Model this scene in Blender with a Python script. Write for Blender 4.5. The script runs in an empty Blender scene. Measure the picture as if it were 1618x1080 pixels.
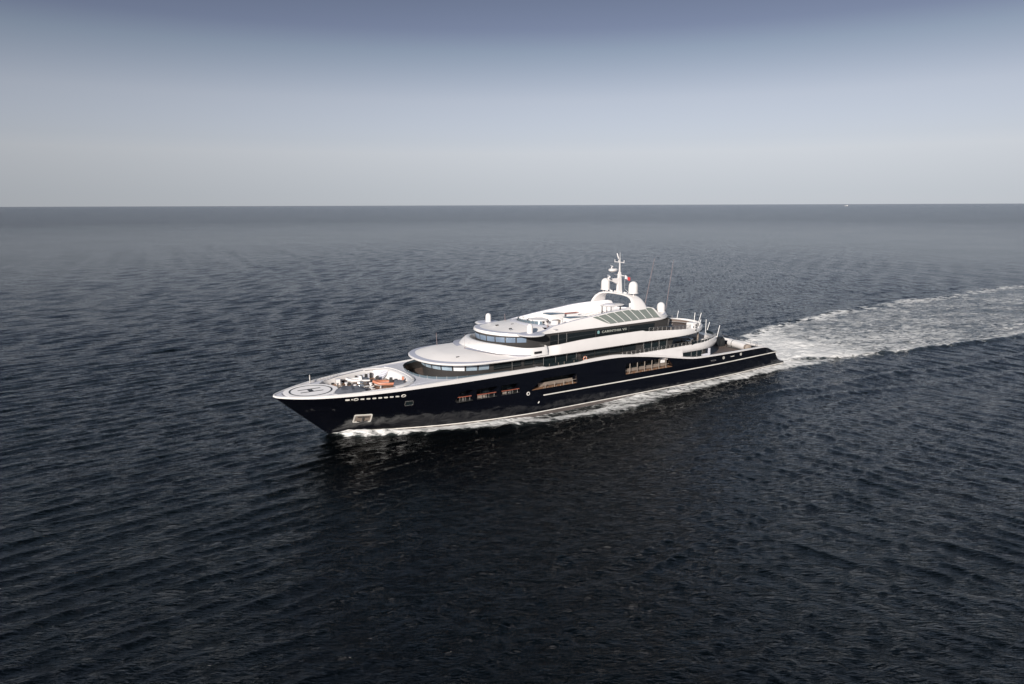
import bpy, bmesh, math, random
import numpy as np
from mathutils import Vector, Matrix
from mathutils.geometry import tessellate_polygon
random.seed(7); rng = np.random.default_rng(11)
R = math.radians
sc = bpy.context.scene
col = sc.collection

# ------------------------------------------------------------ camera
CAMH = 31.463
cam = bpy.data.objects.new('camera', bpy.data.cameras.new('camera')); col.objects.link(cam)
cam.data.sensor_width = 36; cam.data.lens = 1100/1618*36
cam.data.clip_start = 0.5; cam.data.clip_end = 200000
cam.location = (0, 0, CAMH)
cam.matrix_world = (Matrix.Translation((0, 0, CAMH)) @ Matrix.Rotation(R(90-11.1345), 4, 'X') @ Matrix.Rotation(R(-0.19), 4, 'Z'))
sc.camera = cam
# ------------------------------------------------------------ world and sun
SUN_EL = 22.0
SUN_DIR = Vector((-0.345, -0.939, 0))            # horizontal direction towards the sun
SUN_AZ = math.atan2(SUN_DIR.x, SUN_DIR.y)
w = bpy.data.worlds.new('World'); sc.world = w; w.use_nodes = True
nt = w.node_tree; nt.nodes.clear()
wo = nt.nodes.new('ShaderNodeOutputWorld'); bg = nt.nodes.new('ShaderNodeBackground')
sky = nt.nodes.new('ShaderNodeTexSky'); sky.sky_type = 'NISHITA'; sky.sun_disc = False
sky.sun_elevation = R(SUN_EL); sky.sun_rotation = SUN_AZ
sky.altitude = 0; sky.air_density = 1.0; sky.dust_density = 0.8; sky.ozone_density = 1.5
# sky grading: less saturated, darkening with height in view, brighter band added above
hsv = nt.nodes.new('ShaderNodeHueSaturation'); hsv.inputs['Saturation'].default_value = 0.55
tc = nt.nodes.new('ShaderNodeTexCoord'); sx = nt.nodes.new('ShaderNodeSeparateXYZ')
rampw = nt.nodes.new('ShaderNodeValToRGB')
mul = nt.nodes.new('ShaderNodeMix'); mul.data_type = 'RGBA'; mul.blend_type = 'MULTIPLY'; mul.inputs[0].default_value = 1
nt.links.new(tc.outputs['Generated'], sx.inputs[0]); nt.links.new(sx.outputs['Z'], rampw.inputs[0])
# the haze near the horizon is as bright as the air 4 degrees up
zc_ = nt.nodes.new('ShaderNodeMath'); zc_.operation = 'MAXIMUM'; zc_.inputs[1].default_value = .07
cxyz = nt.nodes.new('ShaderNodeCombineXYZ'); vn = nt.nodes.new('ShaderNodeVectorMath'); vn.operation = 'NORMALIZE'
nt.links.new(sx.outputs[0], cxyz.inputs[0]); nt.links.new(sx.outputs[1], cxyz.inputs[1]); nt.links.new(sx.outputs[2], zc_.inputs[0])
nt.links.new(zc_.outputs[0], cxyz.inputs[2]); nt.links.new(cxyz.outputs[0], vn.inputs[0]); nt.links.new(vn.outputs[0], sky.inputs[0])
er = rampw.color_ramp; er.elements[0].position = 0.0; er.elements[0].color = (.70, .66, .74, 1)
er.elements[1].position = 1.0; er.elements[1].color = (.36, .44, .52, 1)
for p, c in ((.0157, (.71, .675, .76, 1)), (.07, (.80, .755, .85, 1)), (.139, (.767, .72, .773, 1)), (.199, (.524, .542, .608, 1)), (.225, (.403, .412, .513, 1)), (.259, (.358, .371, .463, 1)), (.30, (.66, .72, .82, 1)), (.37, (1.04, 1.20, 1.34, 1)), (.44, (.84, 1.02, 1.16, 1)), (.53, (.38, .47, .56, 1)), (.8, (.33, .41, .49, 1))):  # bright band above the view is added to light the water
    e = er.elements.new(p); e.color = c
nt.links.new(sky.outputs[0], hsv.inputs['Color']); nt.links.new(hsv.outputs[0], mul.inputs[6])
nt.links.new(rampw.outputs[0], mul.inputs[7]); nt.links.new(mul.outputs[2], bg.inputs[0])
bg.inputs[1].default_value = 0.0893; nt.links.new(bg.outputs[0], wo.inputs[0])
sd = bpy.data.lights.new('sun', 'SUN'); sd.energy = 5.0; sd.angle = R(0.5); sd.color = (1.0, 0.93, 0.86)
so = bpy.data.objects.new('sun', sd); col.objects.link(so)
sdir = Vector((SUN_DIR.x*math.cos(R(SUN_EL)), SUN_DIR.y*math.cos(R(SUN_EL)), math.sin(R(SUN_EL))))
so.rotation_euler = sdir.to_track_quat('Z', 'Y').to_euler(); so.location = (-60, -100, 80)
sc.view_settings.view_transform = 'Standard'; sc.view_settings.look = 'None'
sc.view_settings.exposure = 0.3; sc.view_settings.gamma = 1.0

# ------------------------------------------------------------ ship frame
T0 = np.array([-31.69583413, 89.34411189]); FW = np.array([-0.84736073, -0.5310177]); LAT = np.array([0.5310177, -0.84736073])
SHIP_ROT = math.atan2(FW[1], FW[0])
def to_ship(x, y):                                # world -> metres aft of the bow tip, metres to port
    dx = x-T0[0]; dy = y-T0[1]
    return -(dx*FW[0]+dy*FW[1]), dx*LAT[0]+dy*LAT[1]

# ------------------------------------------------------------ materials
def mat(name, colr, rough=0.5, metal=0.0, coat=0.0, noise=0.0, nscale=1.0, bump=0.0, bscale=4.0, ior=1.5, spec=0.5, nstretch=(1, 1, 1), trans=0.0):
    m = bpy.data.materials.new(name); m.use_nodes = True; t = m.node_tree; b = t.nodes['Principled BSDF']
    b.inputs['Base Color'].default_value = (*colr, 1); b.inputs['Roughness'].default_value = rough
    b.inputs['Metallic'].default_value = metal; b.inputs['Coat Weight'].default_value = coat
    b.inputs['Coat Roughness'].default_value = 0.04
    b.inputs['IOR'].default_value = ior; b.inputs['Specular IOR Level'].default_value = spec
    b.inputs['Transmission Weight'].default_value = trans
    tcn = t.nodes.new('ShaderNodeTexCoord'); mp = t.nodes.new('ShaderNodeMapping'); mp.inputs['Scale'].default_value = nstretch
    t.links.new(tcn.outputs['Object'], mp.inputs[0])
    if noise:
        n = t.nodes.new('ShaderNodeTexNoise'); n.inputs['Scale'].default_value = nscale; n.inputs['Detail'].default_value = 5
        t.links.new(mp.outputs[0], n.inputs[0])
        r = t.nodes.new('ShaderNodeMapRange'); r.inputs[3].default_value = 1-noise; r.inputs[4].default_value = 1+noise*0.6
        r.inputs[1].default_value = 0.3; r.inputs[2].default_value = 0.7
        x = t.nodes.new('ShaderNodeMix'); x.data_type = 'RGBA'; x.blend_type = 'MULTIPLY'; x.inputs[0].default_value = 1
        x.inputs[6].default_value = (*colr, 1); t.links.new(n.outputs[0], r.inputs[0]); t.links.new(r.outputs[0], x.inputs[7])
        t.links.new(x.outputs[2], b.inputs['Base Color'])
    if bump:
        n2 = t.nodes.new('ShaderNodeTexNoise'); n2.inputs['Scale'].default_value = bscale; n2.inputs['Detail'].default_value = 3
        t.links.new(mp.outputs[0], n2.inputs[0]); bp = t.nodes.new('ShaderNodeBump'); bp.inputs['Strength'].default_value = 1
        bp.inputs['Distance'].default_value = bump; t.links.new(n2.outputs[0], bp.inputs['Height']); t.links.new(bp.outputs[0], b.inputs['Normal'])
    return m
M = {}
M['hull'] = mat('navy_hull_paint', (0.0025, 0.003, 0.0055), 0.09, coat=0.25, bump=0.02, bscale=0.35)
M['white'] = mat('white_paint', (0.66, 0.635, 0.62), 0.32, coat=0.25, noise=0.03, nscale=0.6)
M['cream'] = mat('cream_roof_paint', (0.76, 0.725, 0.70), 0.45, noise=0.04, nscale=0.5)
M['grey'] = mat('grey_antislip_paint', (0.52, 0.52, 0.565), 0.6, noise=0.05, nscale=0.8)
M['rim'] = mat('grey_rim_tone', (0.40, 0.41, 0.48), 0.6)  # greyer tone for roof rims, wing tops and bulwark coping
M['pad'] = mat('helipad_paint', (0.86, 0.83, 0.82), 0.6, noise=0.05, nscale=1.2)
M['black'] = mat('black_marking', (0.012, 0.013, 0.015), 0.5)
M['glass'] = mat('dark_glass', (0.012, 0.016, 0.018), 0.04, ior=1.5, spec=0.6)
M['house'] = mat('charcoal_panel', (0.045, 0.043, 0.042), 0.18, coat=0.2, noise=0.08, nscale=0.4)
M['pane'] = mat('pale_blind_pane', (0.27, 0.34, 0.40), 0.08, noise=.35, nscale=.9)
M['blind'] = mat('white_blind_pane', (0.66, 0.67, 0.68), 0.1)
M['bpane'] = mat('blue_grey_pane', (0.16, 0.21, 0.28), 0.08, noise=.2, nscale=.6)
M['tint'] = mat('teal_tinted_glass', (0.010, 0.016, 0.018), 0.04, spec=0.8)
M['canopy'] = mat('green_grey_canopy', (0.165, 0.185, 0.168), 0.25, noise=0.08, nscale=6)
M['teak'] = mat('teak_planking', (0.25, 0.135, 0.075), 0.6, noise=0.25, nscale=2.5, nstretch=(0.4, 6, 1))
M['darkteak'] = mat('weathered_teak', (0.115, 0.085, 0.07), 0.6, noise=0.25, nscale=2.5, nstretch=(0.4, 6, 1))
M['varnish'] = mat('red_varnished_wood', (0.26, 0.075, 0.045), 0.25, coat=0.6)
M['steel'] = mat('polished_steel', (0.62, 0.60, 0.57), 0.25, metal=0.9)
M['stripe'] = mat('stainless_rail', (0.62, 0.59, 0.54), 0.4, noise=0.15, nscale=0.8)
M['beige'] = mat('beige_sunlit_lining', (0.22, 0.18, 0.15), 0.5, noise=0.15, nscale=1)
M['antifoul'] = mat('grey_bottom_paint', (0.10, 0.085, 0.08), 0.35, noise=0.2, nscale=0.6)
M['orange'] = mat('orange_tube', (0.46, 0.175, 0.10), 0.45, noise=0.1, nscale=3)
M['cover'] = mat('slate_canvas_cover', (0.075, 0.082, 0.10), 0.8, noise=0.2, nscale=1.5, bump=0.05, bscale=2)
M['whip'] = mat('brown_grey_fibreglass', (0.22, 0.16, 0.155), 0.5)
M['pole'] = mat('white_pole', (0.78, 0.76, 0.74), 0.4)
M['red'] = mat('red_cloth', (0.42, 0.03, 0.03), 0.7)
M['flagwhite'] = mat('white_cloth', (0.8, 0.8, 0.8), 0.7)
M['blue'] = mat('blue_cloth', (0.02, 0.05, 0.16), 0.7)
M['letter'] = mat('pale_gold_lettering', (0.36, 0.37, 0.33), 0.4)
M['crest'] = mat('teal_crest', (0.20, 0.36, 0.36), 0.4)
M['shade_floor'] = mat('black_shade_floor', (0.02, 0.02, 0.02), 0.6)  # near-black floor colour with the shade of the forward openings painted in
M['clear'] = mat('clear_screen_glass', (0.10, 0.135, 0.16), 0.05, metal=0.2)

# ------------------------------------------------------------ mesh helpers (X = metres aft, Y = port, Z = up)
class MB:
    def __init__(s): s.v = []; s.f = []; s.mi = []; s.cur = 0
    def add(s, vs, fs):
        o = len(s.v); s.v += [tuple(map(float, p)) for p in vs]
        for f in fs: s.f.append([i+o for i in f]); s.mi.append(s.cur)
    def quad(s, *p): s.add(p, [list(range(len(p)))])
    def box(s, c, d, top=1.0, rot=0.0):
        x, y, z = c; a, b, h = d[0]/2, d[1]/2, d[2]/2; vs = []
        cr, sr = math.cos(rot), math.sin(rot)
        for zz, k in ((-h, 1), (h, top)):
            for px, py in ((-a*k, -b*k), (a*k, -b*k), (a*k, b*k), (-a*k, b*k)):
                vs.append((x+px*cr-py*sr, y+px*sr+py*cr, z+zz))
        s.add(vs, [[3, 2, 1, 0], [4, 5, 6, 7], [0, 1, 5, 4], [1, 2, 6, 5], [2, 3, 7, 6], [3, 0, 4, 7]])
    def tube(s, pts, r, n=6, cap=True):
        pts = [Vector(p) for p in pts]; rs = r if isinstance(r, (list, tuple)) else [r]*len(pts); rings = []
        for i, p in enumerate(pts):
            d = (pts[min(i+1, len(pts)-1)]-pts[max(i-1, 0)]).normalized()
            u = d.cross(Vector((0, 0, 1)) if abs(d.z) < 0.9 else Vector((1, 0, 0))).normalized(); v = d.cross(u)
            rings.append([p+(u*math.cos(a)+v*math.sin(a))*rs[i] for a in [2*math.pi*k/n for k in range(n)]])
        s.loft(rings, cap=cap)
    def loft(s, rings, closed=True, cap=True):
        n = len(rings[0]); vs = [p for r in rings for p in r]; fs = []
        for j in range(len(rings)-1):
            for i in range(n if closed else n-1):
                k = (i+1) % n; fs.append([j*n+i, j*n+k, (j+1)*n+k, (j+1)*n+i])
        if cap and closed:
            fs.append(list(range(n))[::-1]); fs.append([(len(rings)-1)*n+i for i in range(n)])
        s.add(vs, fs)
    def lathe(s, c, prof, n=16, sx=1, sy=1):
        s.loft([[(c[0]+r*math.cos(2*math.pi*k/n)*sx, c[1]+r*math.sin(2*math.pi*k/n)*sy, c[2]+z) for k in range(n)] for r, z in prof])
    def plate(s, outer, holes, z0, z1):
        """flat plate with holes; z0/z1 number or function of X"""
        f0 = z0 if callable(z0) else (lambda X: z0); f1 = z1 if callable(z1) else (lambda X: z1)
        loops = [outer]+list(holes); flat = [p for l in loops for p in l]
        tris = tessellate_polygon([[Vector((p[0], p[1], 0)) for p in l] for l in loops])
        n = len(flat)
        vs = [(p[0], p[1], f1(p[0])) for p in flat]+[(p[0], p[1], f0(p[0])) for p in flat]
        fs = [list(t) for t in tris]+[[i+n for i in t][::-1] for t in tris]; o = 0
        for l in loops:
            for i in range(len(l)):
                k = (i+1) % len(l); fs.append([o+i, o+k, o+k+n, o+i+n])
            o += len(l)
        s.add(vs, fs)
    def mirror(s):
        o = len(s.v); s.v += [(p[0], -p[1], p[2]) for p in s.v[:o]]
        for f, m_ in list(zip(s.f, s.mi)): s.f.append([i+o for i in f][::-1]); s.mi.append(m_)
    def build(s, name, mats, parent=None, smooth=35, merge=True, label=None, flipx=True, group=None, recalc=True):
        me = bpy.data.meshes.new(name)
        vs = [(-p[0], p[1], p[2]) for p in s.v] if flipx else s.v
        me.from_pydata(vs, [], s.f)
        if not isinstance(mats, (list, tuple)): mats = [mats]
        for m_ in mats: me.materials.append(m_)
        me.polygons.foreach_set('material_index', s.mi)
        bm = bmesh.new(); bm.from_mesh(me)
        if merge: bmesh.ops.remove_doubles(bm, verts=bm.verts, dist=1e-4)
        if recalc: bmesh.ops.recalc_face_normals(bm, faces=bm.faces)
        bm.to_mesh(me); bm.free()
        if smooth:
            me.polygons.foreach_set('use_smooth', [True]*len(me.polygons)); me.set_sharp_from_angle(angle=R(smooth))
        o = bpy.data.objects.new(name, me); col.objects.link(o)
        if parent: o.parent = parent
        if label: o['label'] = label
        if group: o['group'] = group
        return o
def tag(o, label=None, cat=None, group=None, kind=None):
    if label: o['label'] = label
    if cat: o['category'] = cat
    if group: o['group'] = group
    if kind: o['kind'] = kind
    return o
def ship_place(o, X=0, Y=0, Z=0, rot=0):
    """put a top-level object at a point of the ship frame"""
    p = T0-FW*X+LAT*Y; o.location = (p[0], p[1], Z); o.rotation_euler = (0, 0, SHIP_ROT+rot)
def thing(name, label, cat, X, Y, Z, rot=0, group=None):
    o = bpy.data.objects.new(name, None); col.objects.link(o); o.empty_display_size = 0.3
    ship_place(o, X, Y, Z, rot); return tag(o, label, cat, group)
def interp(tab):
    xs = [a for a, b in tab]; ys = [b for a, b in tab]
    # smooth (pchip-like) interpolation
    xs_ = np.array(xs, float); ys_ = np.array(ys, float); h = np.diff(xs_); d = np.diff(ys_)/h
    m_ = np.zeros(len(xs_)); m_[0] = d[0]; m_[-1] = d[-1]
    for i in range(1, len(xs_)-1):
        if d[i-1]*d[i] > 0: w1 = 2*h[i]+h[i-1]; w2 = h[i]+2*h[i-1]; m_[i] = (w1+w2)/(w1/d[i-1]+w2/d[i])
    def f(x):
        x = min(max(x, xs_[0]), xs_[-1]); i = min(int(np.searchsorted(xs_, x, 'right'))-1, len(h)-1); i = max(i, 0)
        t = (x-xs_[i])/h[i]
        return float((2*t**3-3*t*t+1)*ys_[i]+(t**3-2*t*t+t)*h[i]*m_[i]+(-2*t**3+3*t*t)*ys_[i+1]+(t**3-t*t)*h[i]*m_[i+1])
    return f

# ------------------------------------------------------------ hull lines
stem_z = lambda X: 6.55*(1-min(max((X+0.06)/7.24, 0), 1))
def stem_x(z): return -0.06+7.24*(1-min(max(z, -3), 6.55)/6.55) if z > 0 else 7.18+(-z)*0.9
deckB = interp([(0, 0), (.12, .5), (.4, .95), (.9, 1.5), (3.05, 3.15), (6, 4.68), (9, 5.68), (12, 6.47), (18, 7.5), (25, 8.0), (35, 8.1), (70, 8.1), (80, 7.8), (90, 7.0), (95, 6.5), (99, 6.15)])
wlB = interp([(0, 0), (1, .42), (4, 1.55), (9.7, 4.0), (17, 6.25), (24, 7.5), (31, 8.05), (60, 8.05), (72, 7.7), (85, 6.75), (92, 6.35)])
def hb(X, z):
    s = X-stem_x(z)
    if s <= 0: return 0.0
    wgt = min(max(z/6.6, 0), 1)**1.25
    # above the water the deck line counts from the stem at that height
    return (1-wgt)*wlB(s)+wgt*deckB(s)
ztop = interp([(-.06, 6.55), (3, 6.5), (6, 6.54), (12, 6.64), (18, 6.79), (26, 6.87), (36, 6.95), (44.6, 7.02), (50, 7.12), (52.5, 7.08), (54.6, 6.97), (58.4, 6.56), (62, 6.05), (65.8, 5.42), (69, 4.92), (71, 4.72), (75, 4.62), (81, 4.52), (90.3, 4.36), (91.2, 4.25), (93, 3.55), (94.3, 3.0), (94.6, 2.3), (95.3, 1.45), (96.2, 1.0), (96.9, .85), (97.3, .82)])
zwhite = interp([(-.06, 6.74), (3, 6.80), (6.3, 6.92), (12, 7.1), (18, 7.24), (25, 7.46), (34, 7.48), (38.3, 7.42), (38.8, 7.22), (45.2, 7.3), (46.0, 7.48), (51.5, 7.62), (54, 7.45), (56.5, 7.15), (60.7, 6.62), (65.8, 5.75), (69, 5.22), (71, 4.98), (75, 4.86), (81, 4.76), (90.3, 4.58), (91.2, 4.5)])
def side_pt(X, z, off=0.0, side=1):
    y = hb(X, z); e = .05
    tx = (hb(X+e, z)-hb(X-e, z))/(2*e); tz = (hb(X, z+e)-hb(X, z-e))/(2*e)
    n = Vector((-tx, 1, -tz)).normalized()
    return (X+n.x*off, side*(y+n.y*off), z+n.z*off)

yacht = bpy.data.objects.new('yacht', None); col.objects.link(yacht); ship_place(yacht)
tag(yacht, 'large motor yacht with navy black hull and stacked white decks cutting through the sea', 'yacht')

def hull_mesh():
    b = MB(); st = [-.06, -.03, .05, .15, .3, .5, .8, 1.2, 1.7, 2.3, 3, 3.8, 4.6, 5.4, 6.2, 7, 7.18, 7.5, 8, 8.6, 9.3]+list(np.arange(10, 90.1, 1.0))+[90.6, 91.2, 92, 93, 94.3, 94.6, 95.3, 96.2, 96.9, 97.3]
    rings = []; J = 18
    for X in st:
        zb = stem_z(X) if X <= 7.18 else max(-2.0, -(X-7.18)*0.9)
        if X > 88: zb = -2.0+(X-88)*0.12
        zt = ztop(X); ring = []
        for j in range(J+1):
            z = zb+(zt-zb)*(j/J); y = hb(X, z) if not (X <= 7.18 and j == 0) else 0
            if X <= -.06: y = 0; z = 6.55
            if X > 7.18 and z <= 0: y = hb(X, max(z, 0.0))*(1-(z/-3.2)**2) if z < 0 else hb(X, z)
            if X > 7.18 and j == 0 and X < 9.5: y = 0
            ring.append((X, y, z))
        rings.append(ring+[(p[0], -p[1], p[2]) for p in ring[::-1]])
    b.loft(rings); return b
hull = hull_mesh().build('hull', M['hull'], yacht, smooth=28)
# openings cut through the hull shell
def slot(poly, y0, y1):
    """prism from an outline in (X, z)"""
    b = MB(); b.loft([[(x, y0, z) for x, z in poly], [(x, y1, z) for x, z in poly]]); return b
def rr(x0, x1, z0, z1, r=.15, n=4, s0=0, s1=0):
    """rounded rectangle outline, s0/s1 slant of the ends (top shifted)"""
    pts = []
    for cx, cz, a0 in ((x1-r, z0+r, -90), (x1-r, z1-r, 0), (x0+r, z1-r, 90), (x0+r, z0+r, 180)):
        for k in range(n+1):
            a = R(a0+90*k/n); x = cx+r*math.cos(a); z = cz+r*math.sin(a); t = (z-z0)/(z1-z0)
            pts.append((x+(s1*t if cx > (x0+x1)/2 else s0*t), z))
    return pts
OPEN = [rr(23.1, 25.9, 4.02, 5.58, .2, s0=.9), rr(26.45, 29.9, 4.02, 5.55, .2), rr(30.45, 33.9, 4.02, 5.52, .2, s1=-.5),
        rr(35.6, 44.5, 3.98, 5.6, .3, s0=2.4, s1=-.3), rr(54.3, 65.3, 3.98, 5.78, .35, s1=-1.6, s0=.1)]
cut = MB()
for poly in OPEN:
    for s in (1, -1): c = slot(poly, s*6.5, s*9.2); cut.add(c.v, c.f)
def deck_outline(x0, x1, inset, n=60, zf=ztop):
    xs = [x0+(x1-x0)*(i/n)**1.4 for i in range(n+1)]
    port = [(x, max(deckB(x+.06)-inset, .0)) for x in xs]
    return port+[(x, -y) for x, y in port[::-1]]
# outline of the mooring well and of the fore terrace (port half, mirrored)
def half_to_loop(h): return h+[(x, -y) for x, y in h[::-1] if y > 1e-6]
PADC, PADR = 4.95, 3.62
well = []
for k in range(9):                                   # front edge follows the helipad disc
    a = R(80*k/8)*.72; well.append((PADC+PADR*math.cos(a), PADR*math.sin(a)))
for X in (7.9, 9, 10.5, 12, 13.5, 15, 16.2): well.append((X, deckB(X+.06)-(.95+.02*(X-8))))
well += [(17.2, 5.6), (18.0, 5.0), (18.5, 4.2), (18.8, 3.0), (18.95, 1.5)]
well = [(x, y) for x, y in well]; well[0] = (PADC+PADR, 0)
WELL = half_to_loop(well+[(19.0, 0)])
ter = [(19.6, 0), (19.65, 1.2), (19.85, 2.5), (20.3, 3.8), (21.0, 4.9), (22.0, 5.8), (23.5, 6.6), (25.5, 7.1), (28, 7.35), (32, 7.5), (38, 7.5)]
TER = half_to_loop(ter)
cut.plate([(x, y*1.01) for x, y in WELL], [], 5.75, 9)
cut.plate(half_to_loop(ter[:-1]+[(50.6, 7.55)]), [], 5.98, 9)
aft = [(65.9, 7.35), (75, 7.3), (82, 6.95), (89.6, 6.35)]
cut.plate(aft+[(x, -y) for x, y in aft[::-1]], [], 3.5, 9)
cutter = cut.build('cutter', M['hull'], yacht, smooth=0)
md = hull.modifiers.new('cut', 'BOOLEAN'); md.operation = 'DIFFERENCE'; md.solver = 'EXACT'; md.object = cutter; md.use_self = True
dg = bpy.context.evaluated_depsgraph_get(); me2 = bpy.data.meshes.new_from_object(hull.evaluated_get(dg))
hull.modifiers.clear(); hull.data = me2; me2.set_sharp_from_angle(angle=R(28))
bpy.data.objects.remove(cutter)

# ------------------------------------------------------------ shells from a half outline
def half_curve(xf, xm, b, xt, xe, pf=2.2, pt=2.2, nf=22, nm=14, ntl=14, open_end=False):
    """port half outline: rounded nose xf..xm, straight, rounded tail xt..xe"""
    bf = b if callable(b) else (lambda X: b); pts = []
    for k in range(nf+1):
        a = math.pi/2*k/nf; c = math.cos(a)**(2/pf); s = math.sin(a)**(2/pf)
        pts.append((xm-(xm-xf)*c, bf(xm)*s))
    for k in range(1, nm+1): X = xm+(xt-xm)*k/nm; pts.append((X, bf(X)))
    if not open_end:
        for k in range(1, ntl+1):
            a = math.pi/2*(1-k/ntl); c = math.cos(a)**(2/pt); s = math.sin(a)**(2/pt)
            pts.append((xt+(xe-xt)*c, bf(xt)*s if k < ntl else 0.0))
    pts[0] = (xf, 0.0); return pts
def half_norm(h):
    out = []
    for i, (x, y) in enumerate(h):
        a = h[max(i-1, 0)]; b = h[min(i+1, len(h)-1)]
        if i == 0: a = (b[0], -b[1])
        if i == len(h)-1 and y < 1e-6: b = (a[0], -a[1])
        tx, ty = b[0]-a[0], b[1]-a[1]; l = math.hypot(tx, ty) or 1
        out.append((-ty/l, tx/l))
    return out
def lev(off, z):
    """level: outline moved inwards by off, at height z (numbers or functions of X)"""
    fo = off if callable(off) else (lambda X, n: off); fz = z if callable(z) else (lambda X: z)
    def f(x, y, n):
        o = fo(x, n); y2 = y-n[1]*o
        return (x-n[0]*o, max(y2, 0) if y > 1e-6 else 0, fz(x))
    return f
def centre(z):
    fz = z if callable(z) else (lambda X: z)
    return lambda x, y, n: (x+(0.0), 0.0, fz(x))
def shell(b, half, levels, sides=(1, -1)):
    nn = half_norm(half)
    for s in sides:
        rows = [[(lambda p: (p[0], p[1]*s, p[2]))(L(x, y, n)) for (x, y), n in zip(half, nn)] for L in levels]
        b.loft(rows if s > 0 else [r[::-1] for r in rows], closed=False)
    return b
def along(half):
    """arclength lookup on a half outline -> (X, Y, nx, ny)"""
    nn = half_norm(half); L = [0]
    for a, c in zip(half, half[1:]): L.append(L[-1]+math.hypot(c[0]-a[0], c[1]-a[1]))
    L = np.array(L); A = np.array([(p[0], p[1], n[0], n[1]) for p, n in zip(half, nn)])
    return lambda s: [float(np.interp(s, L, A[:, k])) for k in range(4)], L
def s_at_x(half, X):
    f, L = along(half); xs = [p[0] for p in half]; i = int(np.argmin(np.abs(np.array(xs)-X)))
    return float(np.interp(X, xs[:], L)) if xs[-1] >= X else float(L[i])
def pane_on(b, half, s0, s1, z0, z1, off=0.03, side=1, n=4, thick=.02, lean=0.0):
    f, L = along(half); rows = []
    for zz, ln in ((z0, 0), (z1, lean)):
        row = []
        for k in range(n+1):
            x, y, nx, ny = f(s0+(s1-s0)*k/n); row.append((x+nx*(off+ln), side*(y+ny*(off+ln)), zz))
        rows.append(row)
    back = []
    for zz, ln in ((z1, lean), (z0, 0)):
        row = []
        for k in range(n+1):
            x, y, nx, ny = f(s0+(s1-s0)*k/n); row.append((x+nx*(off-thick+ln), side*(y+ny*(off-thick+ln)), zz))
        back.append(row)
    rows += back; rows.append(rows[0])
    b.loft(rows, closed=False)
    for e in (0, -1): b.quad(*[r[e] for r in rows[:4]])
def windows(name, half, spans, z0, z1, material, parent, off=0.03, frame=None, lean=0.0, sides=(1, -1)):
    for (s0, s1) in spans:
        for sd_ in sides:
            b = MB(); pane_on(b, half, s0, s1, z0, z1, off, sd_, lean=lean); o = b.build(name, material, parent, smooth=30)

# ------------------------------------------------------------ bulwark cap along the sheer
def sheer_half(x0, x1, n, inset=0.0, pw=1.5):
    return [(x0+(x1-x0)*(i/n)**pw, 0) for i in range(n+1)]
def cap_strip(name, x0, x1, n, wid, material, inner_drop, pw=1.5):
    b = MB()
    for s in (1, -1):
        rows = [[], [], [], [], []]
        for X, _ in sheer_half(x0, x1, n, pw=pw):
            zt, zw = ztop(X), zwhite(X); B = hb(X, zt) if X > 0 else 0.0; B2 = max(B, 0)
            k = min(1.0, B2/.6)
            rows[0].append((X, s*(B2+.012*k), zt-.015)); rows[1].append((X, s*max(B2-.0*k, 0)+s*.03*k, zw-.06))
            rows[2].append((X, s*max(B2-.10*k, 0), zw)); rows[3].append((X, s*max(B2-wid, 0), zw-.01)); rows[4].append((X, s*max(B2-wid, 0), zw-min(inner_drop, .08+.07*max(X, 0))))
        b.loft(rows, closed=False)
    # the rounded nose cap
    return b.build(name, material, yacht, smooth=50)
cap_strip('bulwark_cap', -.06, 71, 120, .34, M['white'], .75)
cap_strip('aft_bulwark', 71, 91.2, 30, .34, M['white'], 1.2, pw=1)
b = MB(); b.lathe((.1, 0, 6.52), [(.02, 0), (.16, .0), (.2, .1), (.14, .22), (.02, .24)], 14); b.build('bow_nose', M['white'], yacht)

# ------------------------------------------------------------ foredeck, helipad, mooring well
zdeck = interp([(0, 6.64), (8.7, 6.65), (10.5, 6.86), (14, 7.02), (20, 7.2), (38, 7.22)])
outer = [(x, max(deckB(x+.06)-.3, .02)) for x in [.35, .5, .8, 1.2, 1.8, 2.6, 3.5, 4.5, 6, 7.5, 9, 11, 13, 15, 18, 21, 25, 29, 33, 37.8]]
b = MB(); b.plate(outer+[(x, -y) for x, y in outer[::-1]], [WELL, half_to_loop(ter[:-1]+[(37.4, 7.49)])], lambda X: zdeck(X)-.12, zdeck)
foredeck = b.build('foredeck', M['grey'], yacht, smooth=20)
b = MB(); b.lathe((PADC, 0, 6.69), [(.01, -.03), (3.6, -.03), (3.6, .0), (.01, .01)], 64)
# trim the pad to the deck: keep vertices inside the bulwark
b.v = [(x, math.copysign(min(abs(y), max(deckB(x+.06)-.36, .05)), y) if abs(y) > 1e-6 else 0, z) for x, y, z in b.v]
pad = b.build('helipad', M['pad'], yacht)
b = MB()
def ring_mark(b, cx, cy, r, wd, z, n=64, a0=0, a1=360, clip=True):
    rows = [[], [], [], []]
    for k in range(n+1):
        a = R(a0+(a1-a0)*k/n)
        for j, (rr_, zz) in enumerate(((r-wd/2, z), (r-wd/2, z+.012), (r+wd/2, z+.012), (r+wd/2, z))):
            rows[j].append((cx+rr_*math.cos(a), cy+rr_*math.sin(a), zz))
    b.loft(rows, closed=False)
ring_mark(b, PADC, 0, 2.78, .20, 6.712); b.build('helipad_circle', M['black'], pad)
b = MB()
for y in (-.8, .62): b.box((PADC, y, 6.722), (3.1, .25, .012))
b.box((PADC-.02, -.09, 6.7225), (.62, 1.25, .013)); b.build('helipad_letter', M['black'], pad)
b = MB(); ring_mark(b, PADC, 0, 3.75, .09, 6.664, 30, 168, 192); b.build('bow_arc_mark', M['black'], pad)
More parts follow.
